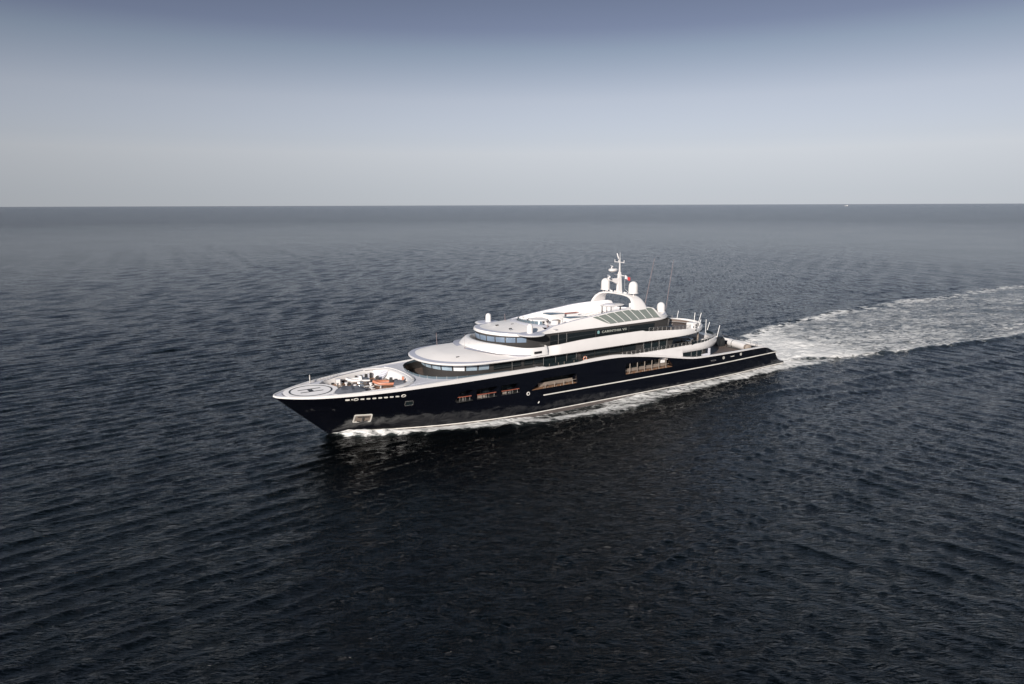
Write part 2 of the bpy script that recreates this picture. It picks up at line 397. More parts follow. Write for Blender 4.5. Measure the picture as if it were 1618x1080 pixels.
# well liner: walls and teak floor
def well_liner():
    b = MB(); half = well+[(19.0, 0)]; nn = half_norm(half); rows = [[], [], [], [], [], []]
    for (x, y), n in zip(half, nn):
        k = min(max((x-15.0)/3.2, 0), 1); k = k*k*(3-2*k); base = .12+1.5*k; zt = zdeck(x)
        top = zt+.03+.16*k
        prof = [(0.0, zt-.02), (0.0, top), (-.05-.25*k, top+.03*k), (-.12-.55*k, zt-.35), (-.12-.95*k, 6.2), (-base, 5.83)]
        for j, (o, z) in enumerate(prof): rows[j].append((x+n[0]*o, max(y+n[1]*o, 0) if y > 1e-6 else 0, z))
    for s in (1, -1): b.loft([[(p[0], p[1]*s, p[2]) for p in r] for r in rows], closed=False)
    return b
well_liner().build('mooring_well_wall', M['white'], yacht, smooth=40)
b = MB(); b.plate([(x, y) for x, y in WELL], [], 5.76, 5.84); b.build('mooring_deck', M['teak'], yacht, smooth=0)
# raised white coaming between the well and the terrace
b = MB()
hw = [(14.6, 6.35), (15.6, 6.3), (16.6, 5.9), (17.5, 5.2), (18.1, 4.3), (18.5, 3.2), (18.75, 1.6), (18.8, 0)][::-1]
shell(b, hw, [lev(.35, 7.16), lev(.2, 7.3), lev(-.1, 7.34), lev(-.55, 7.28), lev(-.72, 7.14)])
b.build('well_coaming', M['white'], yacht, smooth=50)
b = MB()
for k in range(9):                                  # steps from the well to the terrace, starboard side
    t = k/8; b.box((16.2+1.9*t, -3.9-.85*t, 5.85+1.40*t), (.30, 1.25, .30), rot=R(-20))
b.build('steps', M['grey'], yacht, smooth=0)
# small dark slots at the foot of the starboard wall and on the bulkhead
for k in range(10):
    X = 8.6+k*.86; b = MB(); b.box((X, -(deckB(X+.06)-1.16), 6.02), (.42, .10, .22), rot=R(-10)); b.build('freeing_port', M['black'], yacht, smooth=0)
for i in range(3):
    for j in range(2): b = MB(); b.lathe((16.3+i*.5-.2*j, 4.9-i*.35-.5*j, 6.75-.1*i), [(.01, -.3), (.05, -.3), (.05, .12), (.01, .13)], 8); b.build('bulkhead_vent', M['grey'], yacht)
# dark coping strip along the inside of the far bulwark
b = MB(); b.tube([(X, -(deckB(X+.06)-.93-.02*(X-8)), zdeck(X)+.02) for X in np.arange(8.2, 16.3, .5)], .06); b.build('coping', M['house'], yacht)

# mooring gear in the well
def windlass(x, y):
    b = MB(); b.box((x, y, 5.98), (1.3, .7, .28)); b.lathe((x-.3, y, 6.1), [(.32, 0), (.34, .12), (.2, .2), (.2, .45), (.34, .5), (.3, .62), (.02, .66)], 16)
    b.tube([(x+.2, y-.55, 6.4), (x+.2, y+.55, 6.4)], .24, 14); b.tube([(x+.2, y-.6, 6.4), (x+.2, y-.55, 6.4)], .36, 14); b.tube([(x+.2, y+.55, 6.4), (x+.2, y+.6, 6.4)], .36, 14)
    b.box((x+.75, y, 6.2), (.35, .4, .5)); return b.build('windlass', M['steel'], yacht)
windlass(11.9, .95); windlass(12.4, -.75)
for x, y in ((11.0, 2.6), (14.4, 3.2), (10.0, -3.1), (13.2, -3.9)):
    b = MB(); b.box((x, y, 5.88), (.9, .35, .08))
    for dx in (-.27, .27): b.lathe((x+dx, y, 5.9), [(.12, 0), (.12, .4), (.17, .42), (.17, .48), (.02, .5)], 12)
    b.build('bollard', M['steel'], yacht)
for x, y, h in ((11.2, .1, .85), (13.4, .4, .9), (10.6, -1.9, .8)):
    b = MB(); b.lathe((x, y, 5.84), [(.26, 0), (.26, .1), (.15, .18), (.13, h*.7), (.24, h*.8), (.24, h), (.02, h+.03)], 16); b.build('capstan', M['white'], yacht)
for x, y in ((13.0, 1.5), (12.9, 2.5), (11.0, 1.8), (12.2, 2.0)):
    b = MB(); pts = [(x+.35*math.cos(a), y+.35*math.sin(a), 5.9+.02*k) for k, a in enumerate(np.linspace(0, 12, 40))]; b.tube(pts, .045, 5); b.build('coiled_rope', M['pole'], yacht)
for k in range(7):
    b = MB(); x = 13.1+.42*k; b.box((x, -4.9-.10*k, 6.28), (.26, .32, .8-.05*(k % 3))); b.build('deck_locker', M['grey' if k % 2 else 'house'], yacht, smooth=0)
for k, (x, y, dx, dy, dz, m_) in enumerate(((9.6, .4, .7, .5, .35, 'varnish'), (14.9, -2.2, .8, .6, .5, 'darkteak'), (15.8, -3.2, .6, .6, .7, 'house'), (16.6, -1.9, .7, .5, .45, 'beige'), (13.9, -1.2, .6, .9, .4, 'darkteak'), (11.4, -3.3, .5, .7, .5, 'house'), (14.6, 4.3, .9, .4, .4, 'darkteak'), (10.3, -.7, .5, .5, .45, 'beige'))):
    b = MB(); b.box((x, y, 5.84+dz/2), (dx, dy, dz), top=.86, rot=.3*k); b.lathe((x, y, 5.84+dz), [(.16, 0), (.16, .1), (.05, .14)], 10); b.build('deck_fitting', M[m_], yacht)
# flagstaff and thin rails at the bow
b = MB(); b.tube([(6.0, -3.9, 6.7), (6.0, -3.9, 7.95)], [.09, .07]); b.build('bow_staff', M['steel'], yacht)
b = MB()
for k in range(8):
    X = 6.6+k*.55; y = -(deckB(X+.06)-.75); b.tube([(X, y, zdeck(X)), (X, y, zdeck(X)+.55)], .025, 4)
b.tube([(X, -(deckB(X+.06)-.75), zdeck(X)+.55) for X in np.arange(6.6, 10.5, .4)], .025, 4); b.build('bow_rail', M['steel'], yacht)

# ------------------------------------------------------------ terrace, first house
b = MB(); b.plate(half_to_loop(ter[:-1]+[(50.4, 7.52)]), [], 5.99, 6.07); b.build('terrace_deck', M['darkteak'], yacht, smooth=0)
tl = ter[:-1]+[(34, 7.5)]
b = MB(); shell(b, tl, [lev(.02, 6.05), lev(.0, 7.24)]); b.build('terrace_lining', M['house'], yacht)
b = MB(); shell(b, tl[:10], [lev(-.05, 7.2), lev(-.12, 7.55), lev(-.15, 7.55), lev(-.08, 7.2)]); b.build('terrace_screen', M['clear'], yacht)
fT, LT = along(tl)
for k in range(-7, 8):
    b = MB(); x, y, nx, ny = fT(abs(k)*1.45); s = 1 if k >= 0 else -1
    b.tube([(x+nx*.1, s*(y+ny*.1), 7.2), (x+nx*.13, s*(y+ny*.13), 7.62)], .03, 4); b.build('screen_post', M['steel'], yacht)
H1 = half_curve(22.3, 29.5, 6.75, 37.8, 40, pf=2.1, open_end=True)
H1 += [(X, 6.75) for X in np.arange(40, 67, 2.0)]+[(67, 0)]
b = MB(); shell(b, H1, [lev(.1, 6.05), lev(.0, 7.7), lev(-.25, 8.75), lev(-.25, 9.05)]); b.build('upper_house', M['house'], yacht)
uh = bpy.data.objects['upper_house']
H1w = [(x+n[0]*.16, y+n[1]*.16) if y > 0 else (x+n[0]*.16, 0) for (x, y), n in zip(H1, half_norm(H1))]
s28 = s_at_x(H1w, 29.2); nP = 6
sp = [(s28*(i)/nP+.12, s28*(i+1)/nP-.12) for i in range(nP)]
windows('front_window', H1w, [sp[i] for i in (0, 1, 2, 4, 5)], 7.95, 8.76, M['pane'], uh, off=-.02, lean=.17)
windows('front_window', H1w, [sp[3]], 7.95, 8.76, M['blind'], uh, off=-.02, lean=.17)
spb = [(s_at_x(H1w, a), s_at_x(H1w, c)) for a, c in ((29.9, 33.0), (33.1, 34.6), (35.2, 36.8), (37.0, 38.6))]
windows('side_window', H1w, spb, 7.75, 8.7, M['glass'], uh, off=0.0, lean=.10)
spc = [(s_at_x(H1w, a), s_at_x(H1w, c)) for a, c in ((38.8, 40.9), (41.1, 42.9), (43.3, 44.9))]
windows('tall_window', H1w, spc, 6.9, 8.7, M['tint'], uh, off=0.0, lean=.10)
spd = [(s_at_x(H1w, a), s_at_x(H1w, c)) for a, c in ((46.0, 48.6), (48.8, 51.6), (51.8, 54.4), (54.6, 57.4))]
windows('side_window', H1w, spd, 7.65, 8.75, M['glass'], uh, off=0.0, lean=.10)
spe = [(s_at_x(H1w, a), s_at_x(H1w, c)) for a, c in ((59.3, 60.9), (61.15, 62.6), (62.9, 64.4))]
windows('glass_door', H1w, spe, 6.3, 8.8, M['tint'], uh, off=0.02)
def posts(name, xs, y, z0, z1, r, material, parent=None, sides=(1, -1)):
    for x in xs:
        for s in sides:
            yy = y(x) if callable(y) else y; zz0 = z0(x) if callable(z0) else z0; zz1 = z1(x) if callable(z1) else z1
            b = MB(); b.tube([(x, s*yy, zz0), (x, s*yy, zz1)], r, 6); b.build(name, material, parent or yacht)
posts('door_post', (59.2, 61.0, 62.75, 64.55), 6.95, 6.1, 9.0, .08, M['steel'], uh)
posts('door_post', (33.05, 38.7, 41.0, 43.1, 45.0), 6.98, 7.3, 9.0, .05, M['steel'], uh)
# gate gap in the bulwark: glass and wooden posts
posts('gate_post', (39.2, 40.9, 42.0, 43.9), 7.85, 7.1, 7.7, .03, M['beige'])
for s in (1, -1): b = MB(); b.box((42.0, s*7.8, 7.45), (5.6, .03, .5)); b.build('gate_screen', M['tint'], yacht, smooth=0)

# ------------------------------------------------------------ upper deck bulwark (white) running aft to a rounded tail
band1B = interp([(50, 7.98), (60, 7.92), (68, 7.8), (76, 7.6)])
def tail_half(x0, xt, xe, bfun, p=2.1, n=10, nt_=18):
    h = [(x0+(xt-x0)*k/n, bfun(x0+(xt-x0)*k/n)) for k in range(n+1)]
    for k in range(1, nt_+1):
        a = math.pi/2*(1-k/nt_); h.append((xt+(xe-xt)*math.cos(a)**(2/p), bfun(xt)*math.sin(a)**(2/p) if k < nt_ else 0))
    return h
B1 = tail_half(51.0, 71.5, 81.6, band1B, p=2.0)
zb1 = interp([(51, 6.9), (56, 6.5), (60, 6.15), (64, 5.95), (70, 5.98), (76, 6.05), (79, 6.3), (81.6, 6.7)])
zt1 = interp([(51, 7.15), (58, 7.18), (66, 7.22), (72, 7.32), (77, 7.5), (79.5, 7.35), (81.6, 7.05)])
b = MB(); shell(b, B1, [lev(1.2, lambda X: zb1(X)+.05), lev(.25, zb1), lev(.05, lambda X: zb1(X)+.18), lev(-.03, lambda X: (zb1(X)+zt1(X))/2), lev(.06, lambda X: zt1(X)-.06), lev(.16, zt1), lev(lambda X, n: .35+max(X-76, 0)*.28, lambda X: zt1(X)-.02), lev(lambda X, n: .45+max(X-76, 0)*.30, 6.3), ])
b.build('upper_deck_bulwark', M['white'], yacht, smooth=40)
b = MB(); h = [(x, max(y-.5, 0)) for x, y in B1 if x < 80.3]+[(80.3, 0)]; b.plate(half_to_loop([(50.4, 7.3)]+h), [], 6.0, 6.12); b.build('upper_deck', M['darkteak'], yacht, smooth=0)
# white side panel filling between the sheer and the bulwark
b = MB()
for s in (1, -1):
    rows = [[], [], []]
    for X in np.arange(50.5, 67.6, .5):
        lo = zwhite(X)-.12; hi = max(zt1(X)-.1 if X > 51 else lo+.02, lo+.02); 
        if X > 66.9: lo = max(lo, 5.5)
        yb = min(hb(X, ztop(X)), band1B(max(X, 50)))-.05
        rows[0].append((X, s*(hb(X, ztop(X))-.06), lo)); rows[1].append((X, s*yb, hi)); rows[2].append((X, s*(yb-.2), hi))
    b.loft(rows, closed=False)
b.build('side_panel', M['white'], yacht)
def railing(name, pts, h, r=.022, every=1, mid=True, material=None, pr=.03):
    b = MB()
    for p in pts[::every]: b.tube([p, (p[0], p[1], p[2]+h)], pr, 4)
    b.tube([(p[0], p[1], p[2]+h) for p in pts], r*1.6, 5)
    if mid:
        for q in (.35, .65): b.tube([(p[0], p[1], p[2]+h*q) for p in pts], r*.7, 4)
    return b.build(name, material or M['steel'], yacht)
def offs(half, x0, x1, step, off, z):
    f, L = along(half); out = []; s = 0
    while s < L[-1]:
        x, y, nx, ny = f(s)
        if x0 <= x <= x1: out.append((x-nx*off, y-ny*off, z(x) if callable(z) else z))
        s += step
    return out
for s in (1, -1):
    railing('railing', [(x, s*y, z) for x, y, z in offs(B1, 53, 79.2, .98, .3, lambda X: zt1(X)-.05)], .62, every=1)
b = MB(); shell(b, [p for p in B1 if p[0] > 69 and p[1] > .5], [lev(.34, 7.2), lev(.34, 7.75), lev(.37, 7.75), lev(.37, 7.2)]); b.build('glass_screen', M['tint'], yacht)
posts('deck_column', (73.2,), 5.9, 6.1, 9.1, .15, M['beige'])

# ------------------------------------------------------------ roof over the fore house continuing as bridge deck band
R1 = half_curve(20.35, 29.0, 7.95, 66.0, 77.6, pf=2.25, pt=2.1, nf=34, nm=112, ntl=20)
zb2 = interp([(20, 9.12), (24, 9.02), (30, 8.92), (40, 8.86), (50, 8.9), (60, 9.0), (68, 9.06), (74, 9.15), (77.6, 9.4)])
lip = interp([(20, 9.38), (24, 9.3), (30, 9.22), (37.5, 9.25), (37.5, 9.35), (39.2, 10.25), (42, 10.5), (46, 10.75), (51, 10.86), (58.3, 10.93), (58.6, 10.8), (63, 10.5), (67.5, 10.22), (72, 10.05), (77.6, 9.72)])
fr = lambda X: 1 - min(max((X-36.9)/1.2, 0), 1)
not_ = lambda X: .38*min(max((X-36.6)/1.0, 0), 1)*(1-min(max((X-39.6)/1.5, 0), 1))      # 1 = roof ahead of the bridge, 0 = open side deck
mix = lambda a, c, t: a*(1-t)+c*t
dome1 = interp([(20.3, 9.62), (24, 9.92), (28, 10.16), (32, 10.3), (39, 10.35)])
b = MB(); b.cur = 0
off_lip = lambda X, n: mix(.22, .07, fr(X))+not_(X)
lv = [lev(1.3, lambda X: zb2(X)+.02), lev(.12, zb2), lev(0.0, lambda X: zb2(X)+.10), lev(lambda X, n: not_(X), lambda X: mix(zb2(X)+.6, zb2(X)+.22, fr(X))),
      lev(off_lip, lip), lev(lambda X, n: mix(.42, .16, fr(X))+not_(X), lambda X: lip(X)+mix(-.01, .05, fr(X)))]
shell(b, R1, lv); r1o = b.build('bridge_deck_band', M['white'], yacht, smooth=40)
R1f = [p for p in R1 if p[0] < 37.6]
b = MB(); shell(b, [p for p in R1f if p[0] < 33], [lev(.14, lambda X: lip(X)+.045), lev(lambda X, n: .16+.85*min(1, max(0, (33-X)/9)), lambda X: lip(X)+.065+.07*min(1, max(0, (33-X)/9)))]); b.build('roof_rim', M['rim'], yacht)
b = MB(); shell(b, R1f, [lev(lambda X, n: .15+.85*min(1, max(0, (33-X)/9)), lambda X: lip(X)+.055+.07*min(1, max(0, (33-X)/9))), *[lev(o_, (lambda X, o_=o_, g_=g_: 9.28+(lip(X)-9.28)*max(0, 1-o_/2)+.06+g_)) for o_, g_ in ((1.6, .26), (2.3, .42), (3.1, .58), (3.9, .70))],
    lambda x, y, n: (24.4+(x-20.35)*(37.6-24.4)/(37.6-20.35), 0, 9.34+.71+.22*min(1, (x-20.35)/6))]); b.build('fore_roof', M['cream'], yacht, smooth=50)
b = MB(); shell(b, [p for p in R1 if p[0] > 36.9], [lev(lambda X, n: .43+not_(X), lip), lev(lambda X, n: .46+not_(X), 9.22), centre(9.22)]); b.build('bridge_deck', M['darkteak'], yacht, smooth=30)
# bridge coaming: white wall sweeping out into the wing pods
C2 = half_curve(28.9, 37.2, 7.97, 38.7, 39.8, pf=2.05, pt=2.6, nf=30, nm=3, ntl=10)
zc2 = interp([(28.9, 11.1), (31, 11.0), (33, 10.75), (35, 10.5), (37, 10.42), (40, 10.4)])
base2 = lambda X: mix(10.12, 9.2, min(1, max(0, (X-29)/5)))
o2 = lambda k: (lambda X, n: k*(.15+.85*abs(n[0])*min(1, max(0, (37-X)/3))))
b = MB(); shell(b, C2, [lev(-.05, base2), lev(o2(.12), lambda X: mix(base2(X), zc2(X), .25)), lev(o2(.5), lambda X: mix(base2(X), zc2(X), .6)), lev(o2(1.05), lambda X: zc2(X)-.12), lev(o2(1.3), zc2), lev(o2(1.7), zc2), lev(o2(2.0), lambda X: zc2(X)-.15), lev(o2(2.1), 9.6)])
b.build('bridge_coaming', M['white'], yacht, smooth=45)
b = MB(); shell(b, [p for p in C2 if p[0] < 36], [lev(lambda X, n: -.95*min(1, max(.05, (36-X)/5)), lambda X: mix(dome1(X)-.03, 9.45, min(1, max(0, (X-29)/6.3)))+.02), lev(.0, lambda X: base2(X)+.09)]); b.build('coaming_walkway', M['rim'], yacht, smooth=50)
for s in (1, -1):
    b = MB(); b.box((37.0, s*7.98, 9.72), (1.3, .12, .34)); pv = b.build('pod_window', M['house'], yacht, smooth=0)
    b = MB(); b.box((37.0, s*8.015, 9.72), (1.18, .1, .24)); b.build('pane', M['black'], pv, smooth=0)

# bridge house
H2 = half_curve(31.6, 38.6, 6.55, 62, 66.4, pf=2.0, pt=6, nf=26, nm=20, ntl=8)
b = MB(); shell(b, H2, [lev(.0, 9.25), lev(.0, 10.9), lev(-.12, 12.1)]); bh = b.build('bridge_house', M['house'], yacht)
H2w = H2
s38 = s_at_x(H2w, 36.2); nP = 5
windows('bridge_window', H2w, [(s38*i/nP+.10, s38*(i+1)/nP-.10) for i in range(nP)], 11.05, 11.82, M['bpane'], bh, off=.03, lean=.09)
spw = [(s_at_x(H2w, a), s_at_x(H2w, c)) for a, c in ((40.2, 41.6), (41.8, 43.2), (43.4, 49.0), (49.2, 56.0), (56.2, 61.8))]
windows('side_window', H2w, spw, 10.2, 11.75, M['glass'], bh, off=.03, lean=.09)
posts('window_post', (41.7, 43.3), 6.68, 10.0, 11.9, .05, M['steel'], bh)
# ------------------------------------------------------------ name on the dark side panel
def text_obj(s, size, ext, material, name, parent, loc, side=1, sxx=1.0):
    cu = bpy.data.curves.new(name, 'FONT'); cu.body = s; cu.size = size; cu.extrude = ext; cu.space_character = 1.12; cu.align_x = 'CENTER'; cu.align_y = 'CENTER'; cu.offset = .006
    t = bpy.data.objects.new('t', cu); col.objects.link(t); bpy.context.view_layer.update()
    me = bpy.data.meshes.new_from_object(t.evaluated_get(bpy.context.evaluated_depsgraph_get())); bpy.data.objects.remove(t)
    me.materials.clear(); me.materials.append(material); o = bpy.data.objects.new(name, me); col.objects.link(o); o.parent = parent
    o.scale = (sxx, 1, 1); o.location = (-loc[0], side*loc[1], loc[2]); o.rotation_euler = (R(90), 0, R(180) if side > 0 else 0); return o
for s in (1, -1):
    text_obj('CARINTHIA VII', .52, .012, M['letter'], 'name_lettering', bh, (52.9, 6.72, 11.32), s, 1.36)
    b = MB(); b.box((49.6, s*6.71, 11.36), (.42, .03, .34)); b.box((49.6, s*6.712, 11.16), (.26, .03, .12)); b.lathe((49.6, s*6.70, 11.5), [(.02, 0), (.16, .0), (.12, .1), (.02, .12)], 8, sy=.15)
    b.build('crest', M['crest'], bh)

# ------------------------------------------------------------ top roof and sun deck bulwark
R2 = half_curve(31.3, 38.5, 6.55, 61.5, 68.3, pf=2.05, pt=2.3, nf=30, nm=44, ntl=16)
zb3 = interp([(31, 12.12), (34, 11.95), (37, 11.82), (44, 11.78), (54, 11.9), (60, 12.0), (66, 12.05), (68.3, 12.1)])
fr3 = lambda X: 1-min(max((X-38.5)/3.0, 0), 1)
T3 = interp([(31, 12.4), (38, 12.55), (40, 12.75), (42.4, 13.0), (45, 13.35), (50.7, 13.95), (53.3, 14.22), (57, 14.38), (61, 14.4), (62.3, 14.2), (63.5, 13.2), (64.6, 12.78), (68.3, 12.72)])
lip3 = lambda X: zb3(X)+.30
inw = lambda X, n: mix(1.05, .9, fr3(X)) * (1 if X < 62 else max(.25, 1-(X-62)/2.2))
b = MB(); shell(b, R2, [lev(1.2, lambda X: zb3(X)+.02), lev(.12, zb3), lev(0, lambda X: zb3(X)+.1), lev(.03, lip3), lev(lambda X, n: .12, lambda X: lip3(X)+.12*fr3(X)+.06),
    lev(lambda X, n: mix(inw(X, n)*.55, .2, fr3(X)), lambda X: mix(mix(lip3(X), T3(X), .62), lip3(X)+.15, fr3(X))), lev(lambda X, n: mix(inw(X, n), .25, fr3(X)), lambda X: mix(T3(X), lip3(X)+.16, fr3(X)))])
b.build('sun_deck_bulwark', M['white'], yacht, smooth=45)
b = MB(); shell(b, R2, [lev(lambda X, n: mix(inw(X, n), .25, fr3(X)), lambda X: mix(T3(X), lip3(X)+.16, fr3(X))+.003), lev(lambda X, n: mix(inw(X, n)+.4, 1.0, fr3(X)), lambda X: mix(T3(X), lip3(X)+.24, fr3(X)))]); b.build('bulwark_coping', M['rim'], yacht)
zflo = 12.62
dome3 = interp([(31, 12.6), (34.7, 12.86), (38, 13.05), (40, 13.12)])
Rf = [p for p in R2 if p[0] < 40.2]
b = MB(); shell(b, Rf, [lev(lambda X, n: mix(inw(X, n)+.4, 1.0, fr3(X)), lambda X: mix(T3(X), lip3(X)+.24, fr3(X))-.002), lev(2.2, lambda X: mix(lip3(X)+.24, dome3(X), .6)), lambda x, y, n: (34.3+(x-31.3)*(40.2-34.3)/(40.2-31.3), 0, dome3(34.3+(x-31.3)*(40.2-34.3)/(40.2-31.3)))]); b.build('bridge_roof', M['cream'], yacht, smooth=50)
b = MB(); shell(b, [p for p in R2 if p[0] > 39.6], [lev(lambda X, n: mix(inw(X, n)+.4, 1.0, fr3(X)), lambda X: mix(T3(X), lip3(X)+.24, fr3(X))-.002), lev(lambda X, n: inw(X, n)+.6, zflo), centre(zflo)]); b.build('sun_deck', M['pad'], yacht, smooth=30)
for k in range(13):
    b = MB(); a = R(-62+124*k/12); b.tube([(42.4-3.2*math.cos(a), 3.9*math.sin(a), 12.95), (42.3-3.0*math.cos(a), 3.7*math.sin(a), 13.45)], .02, 4); b.build('screen_post', M['house'], yacht)
b = MB(); nA = 24; pr = []
for zz, dr in ((12.9, 0), (13.45, -.15), (13.45, -.18), (12.9, -.03)):
    pr.append([(42.4-(3.2+dr)*math.cos(R(-62+124*k/nA)), (3.9+dr)*math.sin(R(-62+124*k/nA)), zz) for k in range(nA+1)])
b.loft(pr, closed=False); b.build('wind_screen', M['clear'], yacht)
b = MB(); pr = []
for rr_, zz in ((3.15, 12.9), (3.3, 13.12), (3.9, 13.14), (4.5, 12.9)):
    pr.append([(42.4-rr_*math.cos(R(-75+150*k/nA)), (rr_+.7)*math.sin(R(-75+150*k/nA)), zz-.25*abs(math.sin(R(-75+150*k/nA)))**3) for k in range(nA+1)])
b.loft(pr, closed=False); b.build('screen_sill', M['grey'], yacht)
# wings that carry the forward radomes
for s in (1, -1):
    b = MB(); b.lathe((36.7, s*6.35, 12.12), [(.02, -.02), (1.6, .0), (2.05, .10), (2.15, .17), (2.05, .24), (1.7, .28), (.02, .36)], 40, sx=.98, sy=1.12)
    wg = b.build('radome_wing', M['white'], yacht, smooth=50)
    b = MB(); b.lathe((36.7, s*6.35, 12.12), [(.5, .357), (1.45, .306), (1.75, .288), (1.75, .27), (.5, .27)], 40, sx=.98, sy=1.12); b.build('wing_top', M['rim'], wg, smooth=50)
def radome(x, y, z, r, h, legs=0):
    b = MB(); hh = h-r; prof = [(r*.9, 0), (r*1.12, .02), (r*1.12, .1), (r*.97, .16), (r, .35)]
    prof += [(r*1.0, hh*.7), (r*.97, hh)]+[(r*.97*math.cos(a), hh+r*math.sin(a)) for a in [R(v) for v in (15, 30, 45, 60, 75, 88)]]
    b.lathe((x, y, z), prof, 24); o = b.build('radome', M['white'], yacht, smooth=50)
    if legs:
        b = MB()
        for k in range(3): a = 2.1*k; b.tube([(x+r*.5*math.cos(a), y+r*.5*math.sin(a), z-legs), (x+r*.5*math.cos(a), y+r*.5*math.sin(a), z+.03)], .09)
        b.build('radome_leg', M['white'], o)
    return o
radome(36.7, 6.25, 12.38, .47, 1.5); radome(36.7, -6.25, 12.38, .47, 1.5)
for x, y in ((34.7, -.1), (34.8, 3.7), (37.2, .5)):
    b = MB(); b.box((x, y, 12.95), (.5, .14, .14)); b.tube([(x-.15, y, 12.8), (x-.15, y, 13.0)], .06); b.build('deck_light', M['black'], yacht)
b = MB(); b.box((25.2, 4.6, 9.82), (.5, .12, .14)); b.build('deck_light', M['black'], yacht)
# sun deck furniture built in
def softbox(name, c, d, material=M['white'], parent=yacht, bev=.12):
    x, y, z = c; a, bb, h = d[0]/2, d[1]/2, d[2]; b = MB(); rings = []
    for ins, zz in ((0, 0), (0, h-bev), (bev*.4, h-bev*.3), (bev, h)):
        p = rr(-a+ins, a-ins, -bb+ins, bb-ins, .22); rings.append([(x+u, y+v, z+zz) for u, v in p])
    b.loft(rings); return b.build(name, material, parent)
sb1 = softbox('lounge_bar', (46.9, -1.9, zflo), (3.2, 2.2, .95)); softbox('bar_top', (46.9, -1.9, zflo+.95), (3.3, 2.3, .07), M['clear'], sb1, .02)
sb2 = softbox('lounge_bar', (48.4, 2.1, zflo), (3.9, 1.7, .75)); softbox('bar_top', (48.4, 2.1, zflo+.75), (4.0, 1.8, .06), M['clear'], sb2, .02)
softbox('lounge_base', (50.6, -2.3, zflo), (2.6, 1.6, .55), M['white']); softbox('table_top', (51.0, -2.6, zflo+.62), (3.2, .9, .06), M['varnish'])
softbox('lounge_base', (43.9, 2.6, zflo), (1.0, .9, .6)); softbox('lounge_base', (45.2, 1.2, zflo), (1.4, .9, .4), M['beige'])
b = MB(); b.lathe((42.2, .3, zflo), [(1.75, 0), (1.72, .25), (1.45, .6), (1.3, .72), (.02, .76)], 32, sy=1.15); sk = b.build('skylight_dome', M['cream'], yacht, smooth=30)
b = MB()
for k in range(12):
    a = R(30*k+8); b.box((42.2+1.64*math.cos(a), .3+1.64*math.sin(a)*1.15, zflo+.38), (.16, .3, .42), rot=a)
b.build('skylight_pane', M['house'], sk, smooth=0)
for x, y in ((40.6, -1.6), (44.6, 3.4), (39.9, 1.9)):
    b = MB(); b.lathe((x, y, zflo), [(.2, 0), (.1, .1), (.08, .75), (.26, .85), (.26, .95), (.02, .98)], 12); b.build('search_light', M['white'], yacht)
for k in range(5):
    b = MB(); b.box((52.3+.32*k, -.2+.2*k, zflo+.12+.2*k), (.36, 2.6, .12)); b.build('step', M['cream'], yacht, smooth=0)
# pergola with round roof
b = MB(); b.lathe((57.0, 1.1, 14.5), [(.02, -.02), (1.0, 0), (1.05, .06), (.9, .12), (.02, .16)], 36, sx=2.3, sy=1.5); pg = b.build('pergola', M['cream'], yacht)
b = MB(); b.lathe((56.5, 1.0, 14.62), [(.9, 0), (.92, .12), (.02, .16)], 24, sx=1.2); b.build('pergola_vent', M['grey'], pg)
for x, y in ((55.0, 1.0), (56.0, 2.1), (57.8, 2.3), (59.0, 1.1), (57.0, -.2), (55.8, -.1)):
    b = MB(); b.tube([(x, y, zflo), (x, y, 14.5)], .07, 6); b.build('pergola_post', M['house'], pg)
b = MB()
for (x, y), (u, v) in (((55.0, 1), (56.0, 2.1)), ((56, 2.1), (57.8, 2.3))): b.tube([(x, y, zflo+.1), (u, v, zflo+1.0)], .05); b.tube([(x, y, zflo+1.0), (u, v, zflo+.1)], .05)
b.build('pergola_brace', M['house'], pg)
softbox('lounge_base', (56.6, 1.0, zflo), (2.4, 1.8, .5), M['white'])
softbox('lounge_base', (60.9, 2.4, zflo), (2.2, 1.4, 1.35), M['white']); softbox('lounge_base', (61.8, 1.2, zflo), (1.2, 1.2, 1.9), M['white'])
# canopy glazing on the sun deck side
def canopy(s):
    def P3(X, t):
        zlo = zb3(X)+.62; zhi = T3(X)-.12
        z = zlo+(zhi-zlo)*t; q = (z-lip3(X))/(T3(X)-lip3(X)); y = 6.55-(mix(0.03, inw(X, None), q)) + .10*math.sin(math.pi*min(max(q,0),1))
        return (X, s*(y+.05), z)
    n = 7; out = []
    top = np.linspace(50.2, 62.1, n+1); bot = np.linspace(52.2, 63.2, n+1)
    fr_ = MB()
    for i in range(n):
        b = MB(); rows = []
        for t in np.linspace(0, 1, 6):
            row = []
            for u in np.linspace(0.03, .97, 5):
                X = mix(mix(bot[i], bot[i+1], u), mix(top[i], top[i+1], u), t); row.append(P3(X, t))
            rows.append(row)
        b.loft(rows, closed=False); o = b.build('canopy_pane', M['canopy'], None, smooth=60); out.append(o)
    # front triangular pane
    b = MB(); rows = []
    for t in np.linspace(0, 1, 6):
        rows.append([P3(mix(mix(52.1, 49.2, t**.8), mix(52.2, 50.2, t), u), t) for u in np.linspace(0, .95, 4)])
    b.loft(rows, closed=False); out.append(b.build('canopy_pane', M['canopy'], None, smooth=60))
    for i in range(n+1):
        fr_.tube([P3(mix(bot[i], top[i], t), t) for t in np.linspace(0, 1, 6)], .05, 5)
    f = fr_.build('side_canopy', M['white'], yacht)
    for o in out: o.parent = f
canopy(1); canopy(-1)

